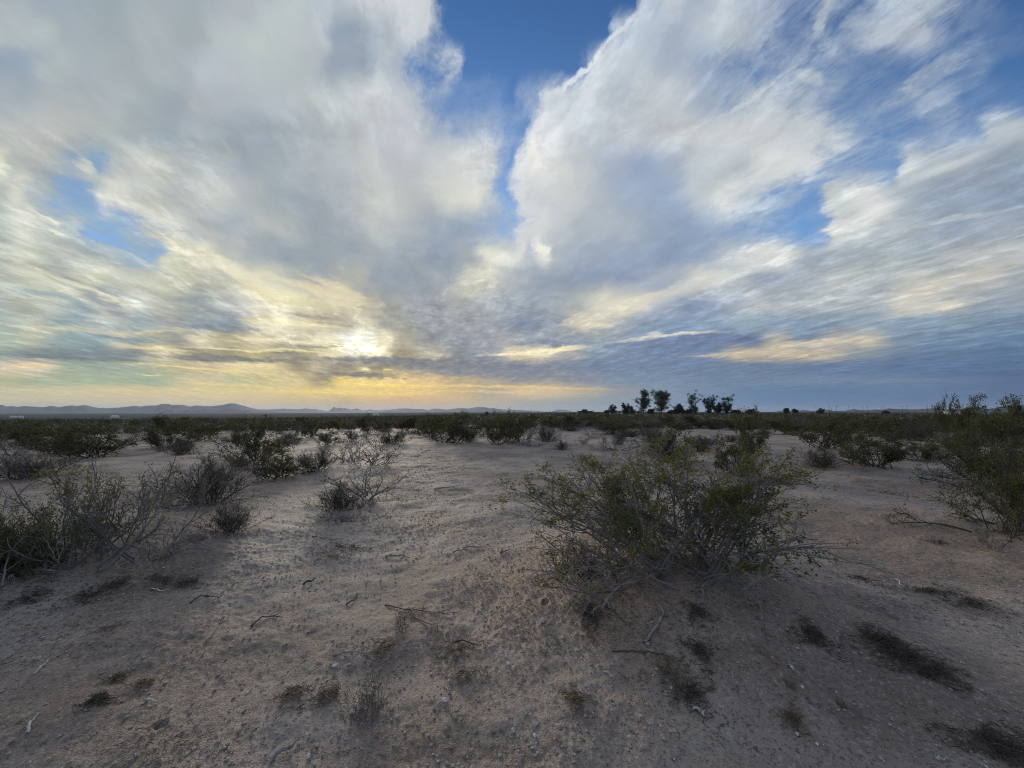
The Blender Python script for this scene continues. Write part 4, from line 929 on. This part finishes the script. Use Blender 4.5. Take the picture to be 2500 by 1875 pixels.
ST = [
 ([(1572,1578),(1612,1528),(1620,1498),(1600,1470)],9,2,'pale forked branch lying on the mound below the large creosote','dead'),
 ([(1690,1732),(1712,1742),(1718,1758)],9,3,'short bleached stick with a frayed end at lower right of centre','bone'),
 ([(1473,1640),(1487,1648),(1498,1658)],5,0,'small bent pale stick in the bottom centre right','bone'),
 ([(660,1862),(698,1838),(728,1818)],15,1,'weathered split log near the bottom edge left of centre','dead'),
 ([(68,1795),(72,1775),(92,1755)],9,1,'bleached stub of wood at the lower left','bone'),
 ([(84,1650),(104,1630),(120,1612)],6,0,'slim pale stick with a thick end at left','bone'),
 ([(358,1708),(376,1716),(400,1708)],7,0,'V-shaped bluish white stick at lower left','bone'),
 ([(370,1438),(390,1446),(412,1440)],5,0,'curved whitish twig on dark litter at left','bone'),
 ([(464,1478),(490,1463),(505,1462),(535,1466)],5,1,'dark forked twig at left below the hummock','darkstem'),
 ([(502,1572),(520,1552),(530,1535)],4,1,'thin forked twig right of the dark forked one','dead'),
 ([(612,1532),(640,1512),(668,1504),(690,1512)],5,2,'thin dark branch with a yellow tuft left of centre','darkstem'),
 ([(845,1478),(862,1470),(872,1456)],5,0,'curved brown twig left of the centre branch pile','darkstem'),
 ([(940,1476),(985,1492),(1040,1494),(1100,1502)],3.5,6,'long thin branch lying with many forks near the centre bottom','darkstem'),
 ([(1010,1508),(1052,1532),(1068,1526),(1066,1545),(1040,1576)],5,1,'bent branch with a hooked end right of the stub plant','dead'),
 ([(812,1602),(850,1598),(895,1602),(912,1612),(895,1638)],6,1,'grey hooked branch below the stub plant','dead'),
 ([(1112,1562),(1140,1568),(1168,1582)],6,1,'short dark twig right of the hooked branch end','darkstem'),
 ([(1100,1752),(1126,1740)],6,0,'short pale splinter beside the white stone at bottom centre','dead'),
 ([(1130,1340),(1190,1338)],5,0,'straight grey stick lying flat in the middle ground','dead'),
 ([(1105,1352),(1135,1345)],5,0,'shorter stick just left of the straight grey one','dead'),
 ([(1220,1354),(1242,1350)],5,0,'small stick right of the straight grey one','darkstem'),
 ([(940,1362),(972,1364),(985,1356),(1000,1370)],6,3,'knobbly little branch in the middle ground','dead'),
 ([(762,1312),(800,1322),(840,1320)],4,3,'scatter branch of pale twigs below the low grey bursage','dead'),
 ([(740,1428),(772,1417)],8,1,'dark chunky stick left of centre','darkstem'),
 ([(600,1380),(622,1380),(638,1390)],4,0,'pale arched twig left of the middle ground','bone'),
 ([(2182,1418),(2196,1424),(2198,1436)],5,0,'short white curved twig at right','bone'),
 ([(2150,1858),(2160,1872)],6,0,'small white splinter at the bottom edge, right','bone'),
 ([(2288,1860),(2310,1866)],7,0,'pale flat splinter at the bottom edge, far right','bone'),
 ([(1870,1498),(1872,1565),(1910,1578)],2.5,1,'hair-thin pale twig running down the shaded mound','dead'),
 ([(1495,1590),(1560,1598),(1610,1603),(1645,1618)],5,3,'dark knotty twig below the pale forked branch','darkstem'),
 ([(1490,1475),(1510,1510),(1545,1528)],3.5,1,'thin dark twig left of the pale forked branch','darkstem'),
 ([(1060,1196),(1120,1190)],4,0,'thin grey stick near the drooping arms of the leafless shrub','dead'),
 ([(2196,1258),(2240,1262)],4,0,'thin stick on open sand right of the large creosote','darkstem'),
]
for a_ in ST: stick(a_[0], a_[1], a_[3], a_[4], a_[2])
def stone(px, py, w_, label, m_='white'):
    x, y = at(px, py); s_ = y / F; r_ = w_ * s_ * .5
    bm_u = []; g = np.random.default_rng(int(px))
    nlat, nlon = 6, 9; V_ = [(0, 0, 1)]
    for i in range(1, nlat):
        for j in range(nlon): th = PI * i / nlat; ph = 2 * PI * j / nlon + i * .3; V_.append((math.sin(th) * math.cos(ph), math.sin(th) * math.sin(ph), math.cos(th)))
    V_.append((0, 0, -1)); V_ = np.array(V_) * (1 + g.normal(size=(len(V_), 1)) * .13) * r_ * np.array([1., g.uniform(.6, .9), g.uniform(.5, .8)])
    Q = []; T3 = []
    for j in range(nlon): T3.append((0, 1 + j, 1 + (j + 1) % nlon)); T3.append((len(V_) - 1, 1 + (nlat - 2) * nlon + (j + 1) % nlon, 1 + (nlat - 2) * nlon + j))
    for i in range(nlat - 2):
        for j in range(nlon): Q.append((1 + i * nlon + j, 1 + (i + 1) * nlon + j, 1 + (i + 1) * nlon + (j + 1) % nlon, 1 + i * nlon + (j + 1) % nlon))
    o = link('stone', np_mesh('stone', V_, [np.array(Q), np.array(T3)], [M[m_]])); o.location = (x, y, gz(x, y) + r_ * .25); o.rotation_euler = (0, 0, g.uniform(0, 6)); tag(o, label, 'stone')
for a_ in ((1087,1720,15,'angular bluish white stone at bottom centre'), (818,1629,13,'white stone left of the hooked grey branch'), (1306,1795,11,'smooth pale stone near the bottom right of centre'),
           (754,1850,13,'pale pinkish stone right of the split log'), (1241,1624,11,'white stone at the bottom centre right edge of the reddish sand'), (1581,1577,13,'greenish grey stone at the end of the pale forked branch','stone'),
           (1686,1676,12,'grey white stone in dark litter lower right'), (1640,1683,8,'smaller white stone left of the one in dark litter'), (1933,1630,10,'long pale stone lower right of the mound'),
           (1959,1679,9,'bright bluish stone between two small holes'), (1947,1796,11,'pale pebble right of the reddish tuft'), (1995,1826,9,'pale pebble near the bottom right'),
           (1325,1520,16,'crumbly white lump left on the reddish sand'), (1252,1782,7,'small white stone at left of the bottom right quarter'), (1536,1802,7,'small white stone above the bottom middle right'),
           (1168,1713,10,'rounded tan stone right of the angular white one','stone'), (975,1690,9,'round tan stone beside the grey tuft','stone'), (555,1818,9,'tan stone left of the split log','stone')):
    stone(*a_[:4], **({'m_': a_[4]} if len(a_) > 4 else {}))
# pebbles strewn everywhere near the camera
def pebbles():
    g = np.random.default_rng(4); N = 24000
    az = R(-58) + g.random(N) * R(116); d = 1.5 + 10.5 * g.random(N) ** 1.5
    X = d * np.sin(az); Y = d * np.cos(az); r_ = .0024 + .0085 * g.random(N) ** 4
    r_ = r_ * (1 + d * .06)
    keep = fbm(X, Y, 1.3, 2, .5, 1.) > -.12 + g.normal(size=N) * .12; X, Y, r_ = X[keep], Y[keep], r_[keep]; N = len(X)
    Z = height(X, Y) + r_ * .2
    base = np.array([(1,0,0),(-1,0,0),(0,1,0),(0,-1,0),(0,0,1),(0,0,-1),(.62,.62,.5),(-.62,.62,.45),(-.62,-.62,.5),(.62,-.62,.45)], float)
    V_ = base[None] * (1 + g.normal(size=(N, 10, 1)) * .16) * r_[:, None, None] * np.stack([np.ones(N), g.uniform(.6, 1, N), g.uniform(.5, .9, N)], 1)[:, None, :]
    a = g.uniform(0, 2 * PI, N); ca_, sa_ = np.cos(a)[:, None], np.sin(a)[:, None]
    V_ = np.stack([V_[:, :, 0] * ca_ - V_[:, :, 1] * sa_, V_[:, :, 0] * sa_ + V_[:, :, 1] * ca_, V_[:, :, 2]], 2) + np.stack([X, Y, Z], 1)[:, None, :]
    f = np.array([(4,0,6),(4,6,2),(4,2,7),(4,7,1),(4,1,8),(4,8,3),(4,3,9),(4,9,0),(0,2,6),(2,1,7),(1,3,8),(3,0,9),(5,2,0),(5,1,2),(5,3,1),(5,0,3)])
    T3 = (f[None] + (np.arange(N) * 10)[:, None, None]).reshape(-1, 3)
    o = link('pebbles', np_mesh('pebbles', V_.reshape(-1, 3), [T3], [M['stone']])); tag(o, kind='stuff')
pebbles()
def slivers(X, Y, L, wdt, tilt=.25, g=rng, lift=.002):
    """little bits of twig and leaf lying on the ground"""
    N = len(X); a = g.uniform(0, PI, N); dz_ = g.normal(size=N) * tilt
    D_ = np.stack([np.cos(a), np.sin(a), dz_], 1) * (L[:, None] * .5)
    Wv = np.stack([-np.sin(a), np.cos(a), g.normal(size=N) * .6], 1) * (wdt[:, None] * .5)
    Pc = np.stack([X, Y, height(X, Y) + lift + np.abs(dz_) * L * .4], 1)
    up = np.array([0, 0, 1.]) * wdt[:, None] * .6
    V_ = np.stack([Pc - D_ - Wv * .6, Pc + D_ * 1.05, Pc - D_ + Wv * .6, Pc + up + D_ * .1], 1).reshape(-1, 3)
    i = np.arange(N)[:, None] * 4
    T3 = np.concatenate([np.hstack([i, i + 1, i + 3]), np.hstack([i + 1, i + 2, i + 3]), np.hstack([i + 2, i, i + 3])])
    return V_, T3
def litter():
    g = np.random.default_rng(9); N = 90000
    az = R(-58) + g.random(N) * R(116); d = 1.5 + 14 * g.random(N) ** 1.35
    X = d * np.sin(az); Y = d * np.cos(az)
    q = fbm(X, Y, 2.4, 3, .6, 6.) + fbm(X, Y, .5, 2, .5, 2.) * .8
    keep = q > .02 + g.random(N) * .18; X, Y = X[keep], Y[keep]; N = len(X); dd = np.hypot(X, Y)
    V_, T3 = slivers(X, Y, g.uniform(.008, .034, N) * (1 + dd * .07), g.uniform(.002, .005, N) * (1 + dd * .12), g=g)
    o = link('dry_litter', np_mesh('dry_litter', V_, [T3], [M['litter']])); tag(o, kind='stuff')
litter()
# litter mats: dark or straw-coloured heaps of debris
def mat_of(px, py, w_, h_, label, m_='darklitter', n_=500, rot=0., tall=.02, cat='litter', name='litter_heap'):
    x, y = at(px, py); s_ = y / F; el_ = math.atan2(CAMH, y)
    rx = w_ * s_ * .5; ry = min(h_ * s_ / math.sin(el_) * .5, rx * 2.2)
    g = np.random.default_rng(int(px * 7 + py)); n_ = int(n_ * (.45 if m_ == 'darklitter' else .28)); U_1 = g.normal(size=(n_, 2)) * .5; U_1 /= np.maximum(1, np.hypot(U_1[:, 0], U_1[:, 1]) / 1.0)[:, None]
    U_1 = U_1 * (1 + .5 * np.sin(np.arctan2(U_1[:, 1], U_1[:, 0]) * 3 + px))[:, None]
    X = U_1[:, 0] * rx; Y = U_1[:, 1] * ry; ca_, sa_ = math.cos(rot), math.sin(rot); X, Y = X * ca_ - Y * sa_, X * sa_ + Y * ca_
    L = g.uniform(.014, .048, n_) * (1 + y * .05); V_, T3 = slivers(X + x, Y + y, L, g.uniform(.0025, .006, n_) * (1 + y * .08), .45, g, lift=.004)
    hh = np.repeat(np.exp(-(U_1 ** 2).sum(1) * 2) * g.random(n_) * tall, 4); V_[:, 2] += hh
    z = gz(x, y); V_ -= np.array([x, y, z]); o = link(name, np_mesh(name, V_, [T3], [M[m_]])); o.location = (x, y, z); tag(o, label, cat)
HE = [
 (1990,1562,90,50,'dark litter heap left of the big dark patch on the right','darklitter',900),
 (2165,1570,170,50,'upper left part of the long dark litter patch at right','darklitter',1700),
 (2215,1610,150,55,'middle of the long dark litter patch at right','darklitter',1700),
 (2280,1652,130,34,'lower right tail of the long dark litter patch','darklitter',1000),
 (2450,1840,190,90,'dark litter heap in the bottom right corner','darklitter',2000),
 (1705,1505,60,36,'dark litter tuft on the mound below the large creosote','darklitter',500),
 (1710,1600,60,45,'dark litter tuft right of the dark knotty twig','darklitter',500),
 (1635,1645,80,70,'brown litter heap with dry stalks right of centre bottom','litter',900),
 (1690,1700,90,50,'dark debris below the brown litter heap','darklitter',700),
 (1408,1710,60,40,'brown litter ball at bottom right of centre','litter',600),
 (1935,1762,50,42,'reddish brown tuft near the bottom right','litter',600),
 (1440,1500,70,60,'greyish dead plant remains at the left foot of the mound','darklitter',900),
 (285,1432,70,24,'dark debris row at left, left part','darklitter',500),
 (395,1416,70,24,'dark debris row at left, right part','darklitter',500),
 (455,1425,80,26,'dark debris heap right of the row at left','darklitter',600),
 (215,1458,80,40,'greenish dark remains at the left','darklitter',700),
 (70,1460,70,50,'dark green plant remains near the left edge','darklitter',700),
 (262,1538,60,26,'brown debris bit in the left foreground','litter',350),
 (286,1655,46,26,'round brown clump at lower left','litter',500),
 (350,1672,60,26,'dark brown clump right of the round one at lower left','litter',400),
 (240,1720,70,30,'blackish litter streak at lower left','darklitter',500),
 (715,1700,90,50,'brown debris field left of the grey tuft','litter',800),
 (800,1705,80,50,'straw coloured debris against the grey tuft','litter',800),
 (935,1585,70,50,'orange brown dry patch below the stub plant','litter',700),
 (1120,1590,80,50,'brown stalks patch right of the orange brown one','litter',600),
 (1130,1655,70,30,'straw coloured clump at bottom centre','litter',450),
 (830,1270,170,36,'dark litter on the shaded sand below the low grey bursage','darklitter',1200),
 (850,1340,120,20,'thin litter streak in the middle ground left of centre','darklitter',500),
 (820,1365,110,16,'litter streak under the pale twig scatter','litter',450),
 (2180,1205,110,20,'dark litter streak on the sand at right','darklitter',500),
 (2290,1325,90,14,'dark crack-like litter line at right','darklitter',400),
 (2100,1415,60,16,'reddish black litter streak at right below the rise','darklitter',300),
 (2280,1448,190,22,'long blackish litter line running to the right edge','darklitter',1000),
 (2380,1475,130,22,'right continuation of the long blackish litter line','darklitter',600),
]
for a_ in HE: mat_of(*a_)
# dry tufts
def tuft(px, py, w_, h_, label, m1, m2, stems=60, leaves=0, seed=1, el=(35, 88), name='dry_tuft', cat='dry plant'):
    x, y = at(px, py); s_ = y / F
    T_, LP = grow(w=w_ * s_, h=h_ * s_, stems=stems, sub=4, twig=2, el=el, wig=.10, up=.01, base=w_ * s_ * .13, leaves=leaves, r0=.0016, seed=seed, tuft=.008, sides=3, minr=.0005)
    if leaves:
        o = empty(name, (x, y, gz(x, y) - .005)); link('stems', T_.mesh('stems', M[m1]), o)
        V_, Q = leaf_arrays(LP, .005); link('dry_leaves', np_mesh('dry_leaves', V_, [Q], [M[m2]]), o)
    else: o = link(name, T_.mesh(name, M[m1])); o.location = (x, y, gz(x, y) - .005)
    tag(o, label, cat)
tuft(900, 1752, 135, 115, 'grey wispy dry tuft at the bottom left of centre', 'stem', 'litter', 60, 2, 1)
tuft(982, 1534, 60, 48, 'dark stubby plant with upright stalks near the centre bottom', 'darkstem', 'litter', 26, 0, 2, (50, 88))
tuft(1440, 1480, 90, 60, 'pale dead stalks at the left edge of the mound', 'dead', 'litter', 30, 1, 3, (20, 80))
tuft(2432, 1338, 50, 60, 'pale yellow dry stalks at the foot of the right edge shrubs', 'bone', 'litter', 14, 0, 4, (30, 85))
